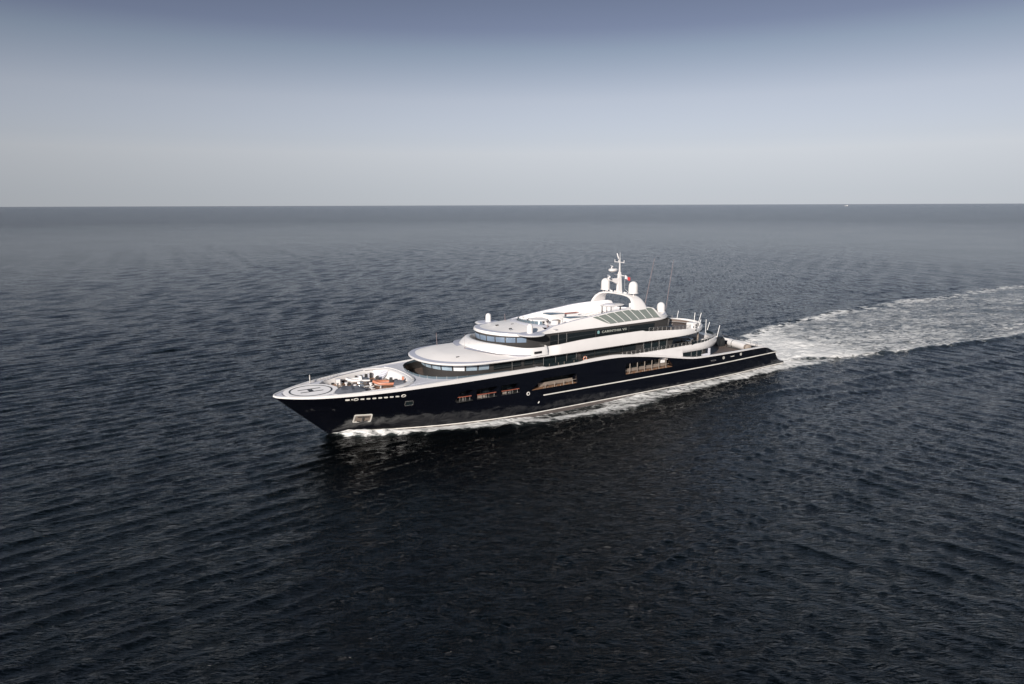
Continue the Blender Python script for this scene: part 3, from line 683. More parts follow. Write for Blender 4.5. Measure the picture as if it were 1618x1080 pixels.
# ------------------------------------------------------------ radar arch and mast
def arch():
    b = MB(); path = []
    for y, z, wx, th in ((5.75, 13.3, 3.9, .42), (5.5, 14.2, 3.5, .42), (5.2, 14.9, 3.0, .44), (4.75, 15.5, 2.5, .46), (4.1, 15.95, 2.0, .44), (3.2, 16.18, 1.7, .36), (1.8, 16.3, 1.5, .32), (0, 16.34, 1.45, .32)):
        path.append((y, z, wx, th))
    path = path+[(-y, z, wx, th) for y, z, wx, th in path[-2::-1]]
    rings = []
    for i, (y, z, wx, th) in enumerate(path):
        a = path[max(i-1, 0)]; c = path[min(i+1, len(path)-1)]; dy, dz = c[0]-a[0], c[1]-a[1]; l = math.hypot(dy, dz); ny, nz = -dz/l, dy/l
        xc = 59.3; ring = []
        for k in range(16):
            a_ = 2*math.pi*k/16; cx = math.copysign(abs(math.cos(a_))**.6, math.cos(a_))*wx/2; ct = math.copysign(abs(math.sin(a_))**.6, math.sin(a_))*th/2
            ring.append((xc+cx, y+ny*ct, z+nz*ct))
        rings.append(ring)
    b.loft(rings); return b.build('radar_arch', M['white'], yacht, smooth=50)
ar = arch()
radome(59.3, -3.45, 16.62, .80, 2.05, .45); radome(59.6, 3.5, 16.62, .80, 2.05, .45)
b = MB()
for k in range(9):
    y = -2.6+.62*k
    if abs(y) > .4: b.lathe((59.0+.2*(k % 2), y, 16.46), [(.12, 0), (.14, .1), (.1, .26), (.02, .3)], 8)
b.build('navigation_light', M['white'], ar)
mast = None
b = MB(); b.loft([[(59.5+sx_*w_/2, sy_*d_/2, z) for sx_, sy_ in ((-1, -1), (1, -1), (1, 1), (-1, 1))] for z, w_, d_ in ((16.3, .95, .6), (17.0, .85, .52), (18.2, .7, .45), (20.0, .42, .32), (20.05, .22, .2), (21.9, .13, .13), (22.7, .05, .05), (23.4, .03, .03))]); mast = b.build('mast', M['white'], yacht, smooth=0)
b = MB(); b.loft([[(x, y_, z) for y_, z in ((-.2, z0), (.2, z0), (.2, z1), (-.2, z1))] for x, z0, z1 in ((56.6, 18.75, 18.95), (57.6, 18.55, 18.95), (59.3, 17.8, 18.95))]); b.build('mast_bracket', M['white'], mast, smooth=0)
b = MB(); b.lathe((57.1, 0, 18.95), [(.22, 0), (.2, .3), (.3, .32), (.02, .4)], 12); b.box((57.1, 0, 19.4), (.3, 2.9, .2), rot=R(35)); b.build('radar_scanner', M['white'], mast)
b = MB(); b.lathe((58.0, 0, 20.35), [(.02, -.35), (.3, -.3), (.62, -.05), (.66, .15), (.5, .3), (.02, .35)], 16, sx=1.35); b.build('mast_platform', M['white'], mast)
b = MB(); b.lathe((57.7, 0, 20.7), [(.1, 0), (.1, .35), (.02, .4)], 8); b.box((57.7, 0, 21.12), (.16, 1.9, .14), rot=R(30)); b.build('radar_scanner', M['white'], mast)
b = MB(); b.tube([(59.5, -1.3, 19.5), (59.5, 1.3, 19.4)], .07); b.tube([(59.4, -1.2, 21.7), (59.4, 1.2, 21.7)], .06)
for x, y in ((59.4, -1.2), (59.4, 1.2), (59.4, -.2)): b.tube([(x, y, 21.6), (x, y, 22.1)], .05)
b.tube([(59.2, 0, 22.3), (59.1, -.3, 23.2)], .09); b.build('yard', M['white'], mast)
b = MB()
for k in range(9): b.tube([(59.9, -.05, 16.8+.34*k), (60.08, -.05, 16.8+.34*k)], .04, 4)
b.build('mast_rung', M['pole'], mast)
b = MB(); b.tube([(59.6, 1.28, 19.4), (59.7, 1.2, 17.2), (60.0, 2.2, 16.4)], .018, 3); b.build('halyard', M['pole'], mast)
# aft radome, whips
radome(66.9, 2.8, 12.72, .72, 1.75); b = MB(); b.lathe((66.4, .7, 12.72), [(.62, 0), (.62, .3), (.45, .62), (.02, .8)], 20); b.build('deck_light', M['house'], yacht)
b = MB(); b.box((65.0, 1.8, 13.1), (.3, 3.6, .9)); b.build('aft_screen', M['house'], yacht)
def whip(x0, y0, z0, x1, z1, r=.036):
    b = MB(); b.tube([(x0, y0, z0), (x1, y0, z1)], [r*1.25, r*.8], 6); b.lathe((x0, y0, z0-.1), [(.12, 0), (.1, .3), (.02, .32)], 8); b.build('whip_antenna', M['whip'], yacht)
whip(65.4, 0, 12.8, 67.6, 22.0); whip(70.6, -.3, 9.3, 72.6, 21.4)
whip(26.1, -4.0, 9.55, 26.0, 12.0, .03); whip(38.6, -4.0, 12.7, 38.5, 13.9, .03); whip(28.2, 1.2, 10.1, 28.2, 12.4, .012); whip(40.9, 4.9, 12.9, 40.9, 14.6, .012)
# deck column and aft details of bridge deck
posts('deck_column', (66.0,), 5.0, 9.2, 12.1, .13, M['beige'])
for s in (1, -1):
    railing('railing', [(x, s*y, z) for x, y, z in offs(R1, 59.5, 76.8, 1.0, .3, lip)], .62)
# white equipment box with portholes on the aft corner
softbox('equipment_box', (70.8, 6.55, 9.25), (1.3, 1.5, 1.75), M['white'])
b = MB()
for dz in (.45, .95, 1.35): b.tube([(71.1, 7.28, 9.25+dz), (71.1, 7.34, 9.25+dz)], .16, 12)
b.tube([(70.5, 7.28, 10.3), (70.5, 7.34, 10.3)], .13, 12); b.build('box_port', M['house'], yacht)
b = MB(); b.lathe((73.6, 3.5, 9.3), [(.5, 0), (.55, .15), (.5, .8), (.4, .95), (.02, 1.0)], 20); b.tube([(71.6, 4.9, 10.6), (74.8, 3.3, 9.3)], .06); b.build('deck_winch', M['pole'], yacht)
softbox('deck_seat', (67.5, 4.2, 9.25), (1.1, 1.0, .9), M['beige'])
def staff(x0, y0, z0, x1, y1, z1, r=.05):
    b = MB(); b.tube([(x0, y0, z0), (x1, y1, z1)], r, 6); b.build('white_pole', M['pole'], yacht)
staff(77.0, -3.2, 9.4, 77.4, -3.2, 11.3); staff(71.6, 6.2, 9.4, 71.9, 6.2, 12.6); staff(72.6, 6.1, 9.6, 73.6, 6.1, 12.4); staff(72.4, 6.6, 9.5, 73.0, 6.6, 11.3)
staff(79.7, 4.6, 7.1, 80.3, 4.6, 9.3); staff(82.1, -.2, 6.9, 82.9, -.2, 9.0)
for k, (x, y) in enumerate(((67.8, 1.0), (68.8, -1.5), (70.3, .4))): softbox('deck_seat', (x, y, 9.25), (1.2, 1.2, .5), M['cream'])
# awning poles and low furniture on upper aft deck
for k, (x, y) in enumerate(((74.5, 2.5), (76.2, 3.6), (76.6, 1.0), (78.0, 2.2), (75.0, 5.2))): softbox('deck_seat', (x, y, 6.12), (.9, .9, .55), M['cream' if k % 2 else 'steel'])
b = MB(); b.lathe((75.3, 0.0, 6.12), [(.1, 0), (.1, .7), (1.4, .72), (1.4, .78), (.02, .78)], 24); b.build('deck_table', M['beige'], yacht)

# ------------------------------------------------------------ main deck aft
b = MB(); ml = [(62, 7.2), (70, 7.25), (78, 7.1), (84, 6.75), (89.4, 6.3), (90.3, 5.9), (90.7, 5.0)]
b.plate(ml+[(x, -y) for x, y in ml[::-1]], [], 3.5, 3.6); b.build('main_deck', M['darkteak'], yacht, smooth=0)
hm = [(62.2, 0), (62.2, 6.6), (67, 6.7), (71, 6.7), (74.6, 6.6), (75.4, 5.4), (75.4, 0)]
b = MB(); shell(b, hm, [lev(0, 3.6), lev(0, 6.05)]); b.build('main_house', M['house'], yacht, smooth=20)
mh = bpy.data.objects['main_house']
for s in (1, -1):
    for (a, c, z0) in ((67.9, 70.2, 4.9), (70.3, 71.6, 4.75), (71.7, 73.0, 4.75)):
        b = MB(); b.box(((a+c)/2, s*7.25, (z0+5.95)/2), (c-a, .06, 5.95-z0)); b.build('side_window', M['tint'] if s > 0 else M['glass'], mh, smooth=0)
    b = MB(); b.box((75.0, s*7.1, 5.0), (.5, .1, 2.0)); b.box((74.0, s*7.3, 4.9), (2.2, .05, .5)); b.build('end_panel', M['grey'], yacht, smooth=0)
posts('window_post', (67.9, 70.25, 71.65, 73.0), 7.3, 4.7, 6.0, .06, M['steel'])
softbox('locker', (80.3, -4.8, 3.6), (1.8, 1.2, 1.1), M['white'])
b = MB(); sr = [(91.0, 4.3), (90.9, 2), (91.2, 0)]
# stern rail, transom coaming
rp = [(X, ztop(X)) for X in (86.5, 88, 89.5, 90.7)]
b = MB(); h = [(90.0, 6.9), (90.8, 6.75), (91.15, 6.2), (91.2, 0)]; shell(b, h, [lev(.4, 3.6), lev(.35, 4.5), lev(.2, 4.6), lev(0, 4.56), lev(-.15, 4.2)]); b.build('transom_coaming', M['white'], yacht, smooth=50)
b = MB(); b.tube([(85.5, -6.4, 5.1), (89.5, -6.0, 5.1), (90.6, -5.2, 5.1), (90.8, 0, 5.1), (90.6, 5.2, 5.1), (89.2, 5.9, 5.05)], .05, 5)
for x, y in ((85.5, -6.4), (89.5, -6.0), (90.8, -3.5), (90.8, 0), (90.8, 3.4), (90.4, 5.4), (89.2, 5.9)): b.tube([(x, y, 4.4), (x, y, 5.1)], .04, 4)
b.build('stern_rail', M['steel'], yacht)
# swim platform and quarter fins
b = MB(); p = [(93.4, 6.0), (97.0, 6.0), (97.9, 5.2), (98.2, 0)]; b.plate(p+[(x, -y) for x, y in p[-2::-1]], [], .72, .86); b.build('swim_platform', M['grey'], yacht, smooth=0)
b = MB(); b.quad((91.25, 6.2, 4.2), (91.3, -6.2, 4.2), (94.2, -6.1, 3.1), (94.2, 6.1, 3.1)); b.quad((93.1, 6.0, 3.0), (93.1, -6.0, 3.0), (95.9, -5.9, .87), (95.9, 5.9, .87)); b.build('transom', M['grey'], yacht, smooth=0)
for s in (1, -1):
    b = MB(); b.loft([[(91.0, s*6.2, 2.85), (91.0, s*7.0, 2.85), (91.0, s*6.95, 3.9), (91.0, s*6.2, 3.9)], [(93.0, s*5.9, 2.85), (93.0, s*6.78, 2.87), (93.0, s*6.6, 3.35), (93.0, s*5.9, 3.4)], [(94.9, s*5.6, 2.95), (94.9, s*6.5, 2.95), (94.9, s*6.4, 3.05), (94.9, s*5.6, 3.06)]])
    b.build('quarter_fin', M['hull'], yacht)

# ------------------------------------------------------------ hull trim
def side_line(name, x0, x1, z, r, material, sq=1.0, off=0.04, n=90):
    zf = z if callable(z) else (lambda X: z)
    for s in (1, -1):
        b = MB(); rings = []
        for k in range(n+1):
            X = x0+(x1-x0)*k/n; p = side_pt(X, zf(X), off, s); rings.append([(p[0], p[1]+s*r*.9*math.cos(a), p[2]+r*sq*math.sin(a)) for a in [2*math.pi*j/8 for j in range(8)]])
        b.loft(rings); b.build(name, material, yacht, smooth=60)
side_line('rub_rail', 38.0, 94.5, lambda X: 2.98, .10, M['stripe'], off=.06)
side_line('waterline_stripe', 12.0, 97.1, lambda X: .42, .09, M['stripe'], sq=.9, off=.0)
def side_patch(b, X0, X1, z0, z1, off, s=1, n=6, m_=3):
    rows = []
    for j in range(m_+1): rows.append([side_pt(X0+(X1-X0)*i/n, z0+(z1-z0)*j/m_, off, s) for i in range(n+1)])
    b.loft(rows, closed=False)
for s in (1, -1):
    b = MB(); rows = []
    for z in (-.5, -.1, .33):
        rows.append([side_pt(X, z, .012, s) for X in np.arange(14, 97, 1.0)])
    b.loft(rows, closed=False); b.build('boot_topping', M['antifoul'], yacht)
def ring_on_side(name, X, z, r, tr, material, s=1, sxx=1.0, parent=None):
    b = MB(); rings = []
    for k in range(20):
        a = 2*math.pi*k/20; p = side_pt(X+r*sxx*math.cos(a), z+r*math.sin(a), .03, s); q = side_pt(X+(r-tr)*sxx*math.cos(a), z+(r-tr)*math.sin(a), .05, s); u = side_pt(X+(r-tr)*sxx*math.cos(a), z+(r-tr)*math.sin(a), -.1, s); v = side_pt(X+r*sxx*math.cos(a), z+r*math.sin(a), -.1, s)
        rings.append([p, q, u, v])
    b.loft(rings+[rings[0]], cap=False); return b.build(name, material, parent or yacht, smooth=50)
def frame_on_side(name, X0, X1, z0, z1, wd, material, s=1, glass=None):
    outl = rr(X0, X1, z0, z1, min(.18, (z1-z0)*.45)); inn = rr(X0+wd, X1-wd, z0+wd, z1-wd, min(.1, (z1-z0-2*wd)*.45)); b = MB()
    rows = [[side_pt(x, z, o, s) for x, z in (outl if q else inn)] for q, o in ((1, -.05), (1, .06), (0, .07), (0, -.05))]
    rows = [r+[r[0]] for r in rows]; b.loft(rows, closed=False); f = b.build(name, material, yacht, smooth=40)
    if glass:
        g = MB(); side_patch(g, X0+wd*.5, X1-wd*.5, z0+wd*.5, z1-wd*.5, .02, s); g.build('pane', glass, f)
    return f
for s in (1, -1):
    X = 8.0
    frame_on_side('fairlead', 8.05, 8.62, 5.98, 6.16, .04, M['stripe'], s, M['stripe']); frame_on_side('fairlead', 8.78, 9.0, 5.99, 6.15, .04, M['stripe'], s, M['stripe'])
    ring_on_side('mooring_ring', 9.4, 6.05, .22, .09, M['stripe'], s, 1.5)
    for k in range(7): x0 = 9.95+k*.76; frame_on_side('fairlead', x0, x0+.5, 5.96-.012*k, 6.13-.012*k, .04, M['stripe'], s, M['stripe'])
    ring_on_side('mooring_ring', 15.6, 5.98, .22, .09, M['stripe'], s, 1.5)
    frame_on_side('anchor_pocket', 9.75, 12.05, 1.95, 3.35, .17, M['stripe'], s, M['beige'])
    b = MB(); p = side_pt(10.9, 2.75, .1, s); b.tube([side_pt(10.2, 3.0, .12, s), side_pt(11.6, 3.0, .12, s)], .07); b.tube([side_pt(10.9, 2.2, .12, s), side_pt(10.9, 3.05, .12, s)], .09); b.tube([side_pt(10.25, 2.25, .1, s), side_pt(10.9, 2.1, .16, s), side_pt(11.55, 2.25, .1, s)], .09); b.build('anchor', M['house'], yacht)
    frame_on_side('hull_window', 15.95, 17.15, 4.3, 5.05, .08, M['steel'], s, M['tint'])
    ring_on_side('porthole', 35.2, 3.62, .3, .12, M['stripe'], s)
    for X, z in ((75.4, 3.78), (78.2, 3.92), (83.2, 3.98)):
        if X > 76: ring_on_side('porthole', X, z, .26, .1, M['stripe'], s)
    frame_on_side('fairlead', 80.1, 81.2, 3.82, 4.0, .03, M['steel'], s, M['stripe']); frame_on_side('hull_vent', 74.8, 76.0, 3.66, 3.9, .04, M['steel'], s, M['house'])
    b = MB(); p = side_pt(37.1, 2.0, .03, s); b.tube([side_pt(37.0, 1.85, .03, s), side_pt(37.2, 2.1, .05, s)], .08); b.build('hull_light', M['stripe'], yacht)
    b = MB(); b.tube([side_pt(4.4, 4.6, .0, s), side_pt(4.4, 4.6, .06, s)], .1, 8); b.build('hull_light', M['steel'], yacht)
# recessed side decks behind the openings
for s in (1, -1):
    for i, poly in enumerate(OPEN):
        x0 = min(p[0] for p in poly); x1 = max(p[0] for p in poly)
        b = MB(); b.box(((x0+x1)/2, s*7.35, 4.035), (x1-x0-.2, 1.3, .05)); b.build('side_deck', M['teak' if i > 2 else 'shade_floor'], yacht, smooth=0)  # forward floors blackened to paint in the shade there, aft floors teak
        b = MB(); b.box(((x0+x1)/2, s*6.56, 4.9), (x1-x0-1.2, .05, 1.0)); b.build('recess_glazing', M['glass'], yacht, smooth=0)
        a = x0+.15; c = x1-(.2 if i < 4 else .9)
        if i == 3: a += 1.5
        if i < 3:
            b = MB(); b.tube([side_pt(a, 4.62, -.12, s), side_pt((a+c)/2, 4.60, -.12, s), side_pt(c, 4.62, -.12, s)], .07); b.build('handrail', M['varnish'], yacht)
            ks = (0.25, .42, .5, .62, .9)
            b = MB()
            for k in ks: X = a+(c-a)*k; b.tube([side_pt(X, 4.02, -.12, s), side_pt(X, 4.58, -.12, s)], .05, 5)
            b.build('baluster', M['steel'], yacht)
            if i in (1, 2): b = MB(); b.box((a+(c-a)*(.3 if i == 1 else .25), s*7.55, 4.3), ((c-a)*(.5 if i == 1 else .3), .08, .5)); b.build('recess_bench', M['beige'], yacht, smooth=0)
        else:
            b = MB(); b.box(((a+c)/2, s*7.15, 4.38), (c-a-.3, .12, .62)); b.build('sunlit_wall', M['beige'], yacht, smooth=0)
            b = MB(); b.tube([side_pt(a, 4.62, -.1, s), side_pt((a+c)/2, 4.62, -.1, s), side_pt(c, 4.62, -.1, s)], .045); b.build('handrail', M['beige'], yacht)
            n = 4 if i == 3 else 6; b = MB()
            for k in range(n):
                X = a+.9+(c-a-1.6)*k/(n-1); b.tube([side_pt(X, 4.0, -.1, s), side_pt(X, 4.75 if i == 3 else 5.72, -.1, s)], .07, 6)
                if i == 4 and 0 < k < 4: b.tube([side_pt(X+.35, 4.5, -.5, s), side_pt(X+.35, 5.72, -.5, s)], .06, 6)
            for k in range(n*2): X = a+.6+(c-a-1.2)*k/(n*2-1); b.tube([side_pt(X, 4.0, -.08, s), side_pt(X, 4.22, -.08, s)], .045, 5)
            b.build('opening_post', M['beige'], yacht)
    b = MB(); b.tube([side_pt(X, 4.68, .01, s) for X in np.linspace(44.8, 54.0, 14)], .035, 5); b.build('hull_crease', M['hull'], yacht)
b = MB(); b.box((63.4, 7.3, 5.15), (1.0, .1, .75)); b.build('notice_panel', M['pole'], yacht, smooth=0)

# ------------------------------------------------------------ things carried on board (top-level)
def S(b, X, Y, Z, rot=0, **k):      # not used for parts; shapes for things are made around the origin
    return b
def boat_tube(root, L, W, r, material, name='inflatable_tube'):
    b = MB(); pts = []
    for k in range(21):
        t = -1+2*k/20
        if abs(t) < .55: pass
        a = math.pi*(k/20); pts.append((-L/2*math.cos(0)*(1)*(1-2*abs(t))if False else 0, 0, 0))
    pts = [(L/2, W/2, 0), (L/4, W/2, 0), (0, W/2, .02), (-L/4, W/2*.95, .08), (-L*.40, W/2*.6, .2), (-L/2, W/2*.18, .3), (-L/2, -W/2*.18, .3), (-L*.40, -W/2*.6, .2), (-L/4, -W/2*.95, .08), (0, -W/2, .02), (L/4, -W/2, 0), (L/2, -W/2, 0)]
    b.tube([(x, y, z+.55) for x, y, z in pts], [r*.7]+[r]*10+[r*.7], 10); return b.build(name, material, root, flipx=True)
def small_hull(root, L, W, material, name='boat_hull', z=.25):
    b = MB(); rings = []
    for x, wv, zz in ((L/2, .8, 0), (L/4, .9, -.02), (0, .92, -.02), (-L/4, .8, .05), (-L*.42, .35, .18), (-L*.49, .05, .3)):
        rings.append([(x, -W/2*wv, .55), (x, -W/4*wv, .2+zz), (x, 0, .05+zz), (x, W/4*wv, .2+zz), (x, W/2*wv, .55)])
    b.loft(rings); return b.build(name, material, root)
WZ = 5.84
rib = thing('rescue_boat', 'open orange rescue boat with inflatable tube chocked at the aft end of the foredeck well', 'boat', 15.7, 1.0, WZ+.12, R(-22))
small_hull(rib, 3.8, 1.5, M['white']); boat_tube(rib, 3.9, 1.6, .20, M['orange'])
b = MB(); b.box((.5, 0, .95), (.6, .5, .7), top=.7); b.build('console', M['house'], rib); b = MB(); b.box((1.2, 0, .8), (.5, .9, .35)); b.build('seat', M['cover'], rib)
b = MB(); b.box((2.2, 0, .95), (.35, .4, .8), top=.8); b.build('outboard_motor', M['orange'], rib)
for x in (-1.0, 1.2): b = MB(); b.box((x, 0, -.08), (.25, 1.3, .34), top=.7); b.build('cradle', M['white'], rib)
ten = thing('tender', 'small white open tender resting ahead of the row of grey deck lockers', 'boat', 12.7, -2.8, WZ+.14, R(-18))
small_hull(ten, 3.2, 1.4, M['white']); boat_tube(ten, 3.3, 1.45, .17, M['white'], 'gunwale')
b = MB(); b.box((.3, 0, .85), (.5, .45, .6), top=.7); b.build('console', M['white'], ten); b = MB(); b.box((1.0, 0, .7), (.5, .8, .25)); b.build('seat', M['cover'], ten)
for x in (-.9, 1.1): b = MB(); b.box((x, 0, -.08), (.2, 1.1, .34), top=.7); b.build('cradle', M['white'], ten)
def covered(name, label, cat, X, Y, Z, L, W, H, rot, seed):
    o = thing(name, label, cat, X, Y, Z, rot); b = MB(); r_ = np.random.default_rng(seed); rings = []
    for k in range(11):
        t = -1+2*k/10; e = (1-abs(t)**2.6)**.5 if abs(t) < 1 else .12; ring = []
        for j in range(9):
            a = math.pi*j/8; jit = 1+.07*r_.normal(); ring.append((t*L/2, W/2*math.cos(a)*(.45+.55*e)*jit, H*(math.sin(a)**.7)*(.35+.65*e*(1-.25*t))*jit))
        rings.append(ring)
    b.loft(rings); b.build('canvas_cover', M['cover'], o, smooth=25); b = MB(); b.box((0, 0, -.12), (L*.7, W*.5, .25)); b.build('cradle', M['white'], o); return o
covered('covered_boat', 'boat under a slate grey canvas cover just behind the helipad', 'covered boat', 9.6, 2.9, WZ+.2, 4.6, 2.3, 1.25, R(-8), 3)
covered('covered_jet_ski', 'jet ski under a dark grey cover against the white bulkhead behind the orange boat', 'jet ski', 17.1, 2.9, WZ+.2, 2.4, 1.1, 1.0, R(-30), 5)
def bin_(X, Y, h, label, material): 
    o = thing('deck_box', label, 'deck box', X, Y, WZ, R(-15)); b = MB(); b.box((0, 0, h/2), (.6, .5, h)); b.build('body', material, o, smooth=0); b = MB(); b.box((0, 0, h+.04), (.66, .56, .07)); b.build('lid', M['grey'], o, smooth=0)
bin_(10.2, -4.35, .8, 'single white deck box against the starboard wall of the foredeck well', M['white'])
# rope, fenders beside the windlass
for k, (x, y, r_) in enumerate(((14.0, 3.9, 0), (10.6, 4.1, 0))):
    o = thing('fender', ('white fender lying by the port bulwark near the orange rescue boat', 'white fender lying by the port bulwark beside the covered boat')[k], 'fender', x, y, WZ+.22, 0); b = MB(); b.tube([(-.6, 0, 0), (-.5, 0, 0), (.5, 0, 0), (.6, 0, 0)], [.08, .22, .22, .08], 12); b.build('body', M['white'], o); b = MB(); b.tube([(.6, 0, 0), (.75, 0, .05)], .04, 5); b.build('rope_eye', M['house'], o)
# life ring on the upper deck rail
o = thing('life_ring', 'orange life ring hanging on the dark house wall above the upper deck rail', 'life ring', 46.3, 7.55, 7.62)
b = MB(); rings = []
for k in range(24):
    a = 2*math.pi*k/24; rings.append([((.30+.085*math.cos(c))*math.cos(a), .07*math.sin(c), (.30+.085*math.cos(c))*math.sin(a)) for c in [2*math.pi*j/8 for j in range(8)]])
b.loft(rings+[rings[0]], cap=False); b.build('ring', M['orange'], o)
b = MB()
for k in range(4): a = R(45+90*k); b.box((.30*math.cos(a), 0, .30*math.sin(a)), (.12, .19, .12))
b.build('band', M['white'], o, smooth=0)
# flags
def flag(name, label, X, Y, Z, L, H, rot, mats_, split=True, ph=0, droop=.3):
    o = thing(name, label, 'flag', X, Y, Z, rot); n = 14
    halves = ((0, .55, mats_[0]), (.55, 1, mats_[1])) if split else ((0, 1, mats_[0]),)
    for a, c, m_ in halves:
        b = MB(); rows = []
        for zz, th in ((0, .01), (1, .01), (1, -.01), (0, -.01)):
            rows.append([(u*L*(1-.1*droop), .12*math.sin(u*8+ph)*u+th, H*(zz-.5)*(1-.3*u*droop)-droop*u*L*.8+.05*math.sin(u*6+zz)) for u in np.linspace(a, c, n)])
        b.loft(rows+[rows[0]], closed=False); b.build('cloth', m_, o, smooth=50)
    return o
flag('courtesy_flag', 'small white and red flag flying from the yard of the mast', 59.65, 1.3, 19.2, 1.15, .62, R(0), (M['flagwhite'], M['red']), True, .5, .45)
en = flag('ensign', 'dark blue ensign drooping from its staff at the tail of the upper deck', 81.9, -.2, 8.9, 1.3, 1.0, R(40), (M['blue'],), False, 1, .7)
b = MB(); b.tube([(0, 0, -2.2), (.05, 0, .7)], .05); b.build('staff', M['pole'], en)
# white roll and black bag on the aft deck
o = thing('padded_roll', 'long white padded roll with brown end lying across the teak aft deck', 'padded roll', 88.2, 2.4, 4.35, R(0))
b = MB(); b.tube([(.9, -2.6, 0), (.85, -2.5, 0), (0.0, 1.0, 0), (-.5, 2.6, 0)], [.6, .75, .75, .72], 18); b.build('roll', M['white'], o)
b = MB(); b.tube([(-.52, 2.62, 0), (-.72, 3.2, 0), (-.8, 3.35, 0)], [.68, .66, .3], 18); b.build('end_cap', M['varnish' if False else 'beige'], o)
b = MB(); b.tube([(.55, -1.3, 0), (.5, -1.1, 0)], .785, 18); b.build('strap', M['steel'], o)
b = MB(); b.box((0, 0, -.65), (1.3, 4.6, .2)); b.build('chock', M['house'], o)
o = thing('covered_crane', 'black covered crane standing beside the inner end of the white padded roll', 'crane', 87.6, -1.7, 3.6, 0)
b = MB(); b.box((0, 0, .75), (1.5, 1.9, 1.5), top=.85); b.box((.2, 0, 1.6), (1.0, 1.5, .35), top=.6); b.build('cover', M['black'], o)
b = MB(); b.lathe((0, 0, 0), [(.5, 0), (.5, .12), (.3, .14)], 16); b.build('base', M['steel'], o)

# ------------------------------------------------------------ sea
def vnoise(x, y, seed):
    r_ = np.random.default_rng(seed); tab = r_.random((256, 256)).astype(np.float32)
    xi = np.floor(x).astype(np.int64); yi = np.floor(y).astype(np.int64); fx = x-xi; fy = y-yi
    fx = fx*fx*(3-2*fx); fy = fy*fy*(3-2*fy); a = tab[xi & 255, yi & 255]; b_ = tab[(xi+1) & 255, yi & 255]; c = tab[xi & 255, (yi+1) & 255]; d = tab[(xi+1) & 255, (yi+1) & 255]
    return (a*(1-fx)+b_*fx)*(1-fy)+(c*(1-fx)+d*fx)*fy
def fbm(x, y, seed, oct_=4, g=.5):
    s = 0; a = 1; t = 0
    for k in range(oct_): s = s+a*vnoise(x*2**k+17*k, y*2**k+31*k, seed+k); t += a; a *= g
    return s/t
sstep = lambda a, b_, x: np.clip((x-a)/(b_-a), 0, 1)**2*(3-2*np.clip((x-a)/(b_-a), 0, 1))
def axis(lo, hi, step):
    out = [lo]
    while out[-1] < hi: out.append(out[-1]+step(out[-1]))
    return np.array(out, dtype=np.float32)
ys = axis(8, 1500, lambda y: max(.22, .0027*y))
xs = axis(-1250, 1300, lambda x: .29 if -70 < x < 130 else .29+.0058*max(-70-x, x-130))
NX, NY = len(xs), len(ys)
GX, GY = np.meshgrid(xs, ys); GX = GX.astype(np.float32); GY = GY.astype(np.float32)
Z = np.zeros_like(GX); DX = np.zeros_like(GX); DY = np.zeros_like(GX)
CR2 = -48
wr = np.random.default_rng(5)
dxs = np.gradient(xs)[None, :]; dys = np.gradient(ys)[:, None]
for k in range(76):
    lam = .70*(4.8/.70)**(wr.random()**1.25)
    crest = (R(39)+wr.normal()*R(8.5)) if k % 3 else (R(CR2)+wr.normal()*R(9))
    th = crest+math.pi/2; kx, ky = math.cos(th), math.sin(th); kk = 2*math.pi/lam; ak = .022 if lam > 3.2 else (.036 if lam > 1.4 else .034)
    xw = sstep(-60, 90, GX-.35*(GY-60)); gw = (.25+1.0*xw) if k % 3 == 0 else (1-.68*xw)
    a = ak/kk; ph = wr.random()*6.283
    fade = sstep(1.7, 2.8, lam/(abs(kx)*dxs+abs(ky)*dys)).astype(np.float32)
    grp = fade*gw*(.55+.95*vnoise((GX*kx+GY*ky)/(lam*4)+k*9, (GX*ky-GY*kx)/(lam*8.0)+k*5, 900+k)**1.4)
    A = kk*(GX*kx+GY*ky)+ph; Z += (a*grp)*np.sin(A); c_ = np.cos(A)*(a*grp)*.85; DX += c_*kx; DY += c_*ky
# ship-made waves and foam, in ship coordinates
SX, SY = to_ship(GX, GY); AY = np.abs(SY)
xt = np.linspace(5, 100, 200); wl = np.array([hb(x, .2) for x in xt]); HBW = np.interp(SX, xt, wl, left=0, right=6.2)
D = AY-HBW
lap = np.array([(5.5, 0.1), (7.2, .5), (8.8, 1.7), (11, 2.4), (14.3, 2.6), (18, 2.7), (23.6, 3.2), (28.3, 3.1), (34.6, 4.4), (42, 5.6), (48.5, 6.6), (55, 5.6), (61.9, 3.9), (72.3, 2.9), (84, 2.7), (92, 2.9), (100, 4.2), (112, 5.6), (125, 7.0), (140, 8.8), (160, 11), (200, 13), (300, 18)])
SW = np.interp(SX, lap[:, 0], lap[:, 1])
n_lo = fbm(SX/9, SY/3.2, 40, 3); n_md = fbm(SX/2.6, SY/1.1, 50, 4, .6); n_hi = fbm(SX/.9, SY/.5, 60, 3, .6)
SW2 = SW*(.72+.62*(n_md)*1.0)+.9*(n_lo-.5)*np.clip((SX-30)/10, 0, 1)
strip = (SX > 6.6)*(SX < 180)*sstep(1.05, .55, D/np.maximum(SW2, .1))*(D > -1.5)
strip *= np.interp(SX, [6, 8, 20, 30, 40, 60, 80, 97, 115, 150, 180], [0, .80, .88, .74, .60, .56, .62, .68, .45, .2, 0])
holl = np.exp(-((D-1.0)/1.2)**2)*sstep(33, 38, SX)*(1-sstep(47, 53, SX)); strip *= 1-.55*holl
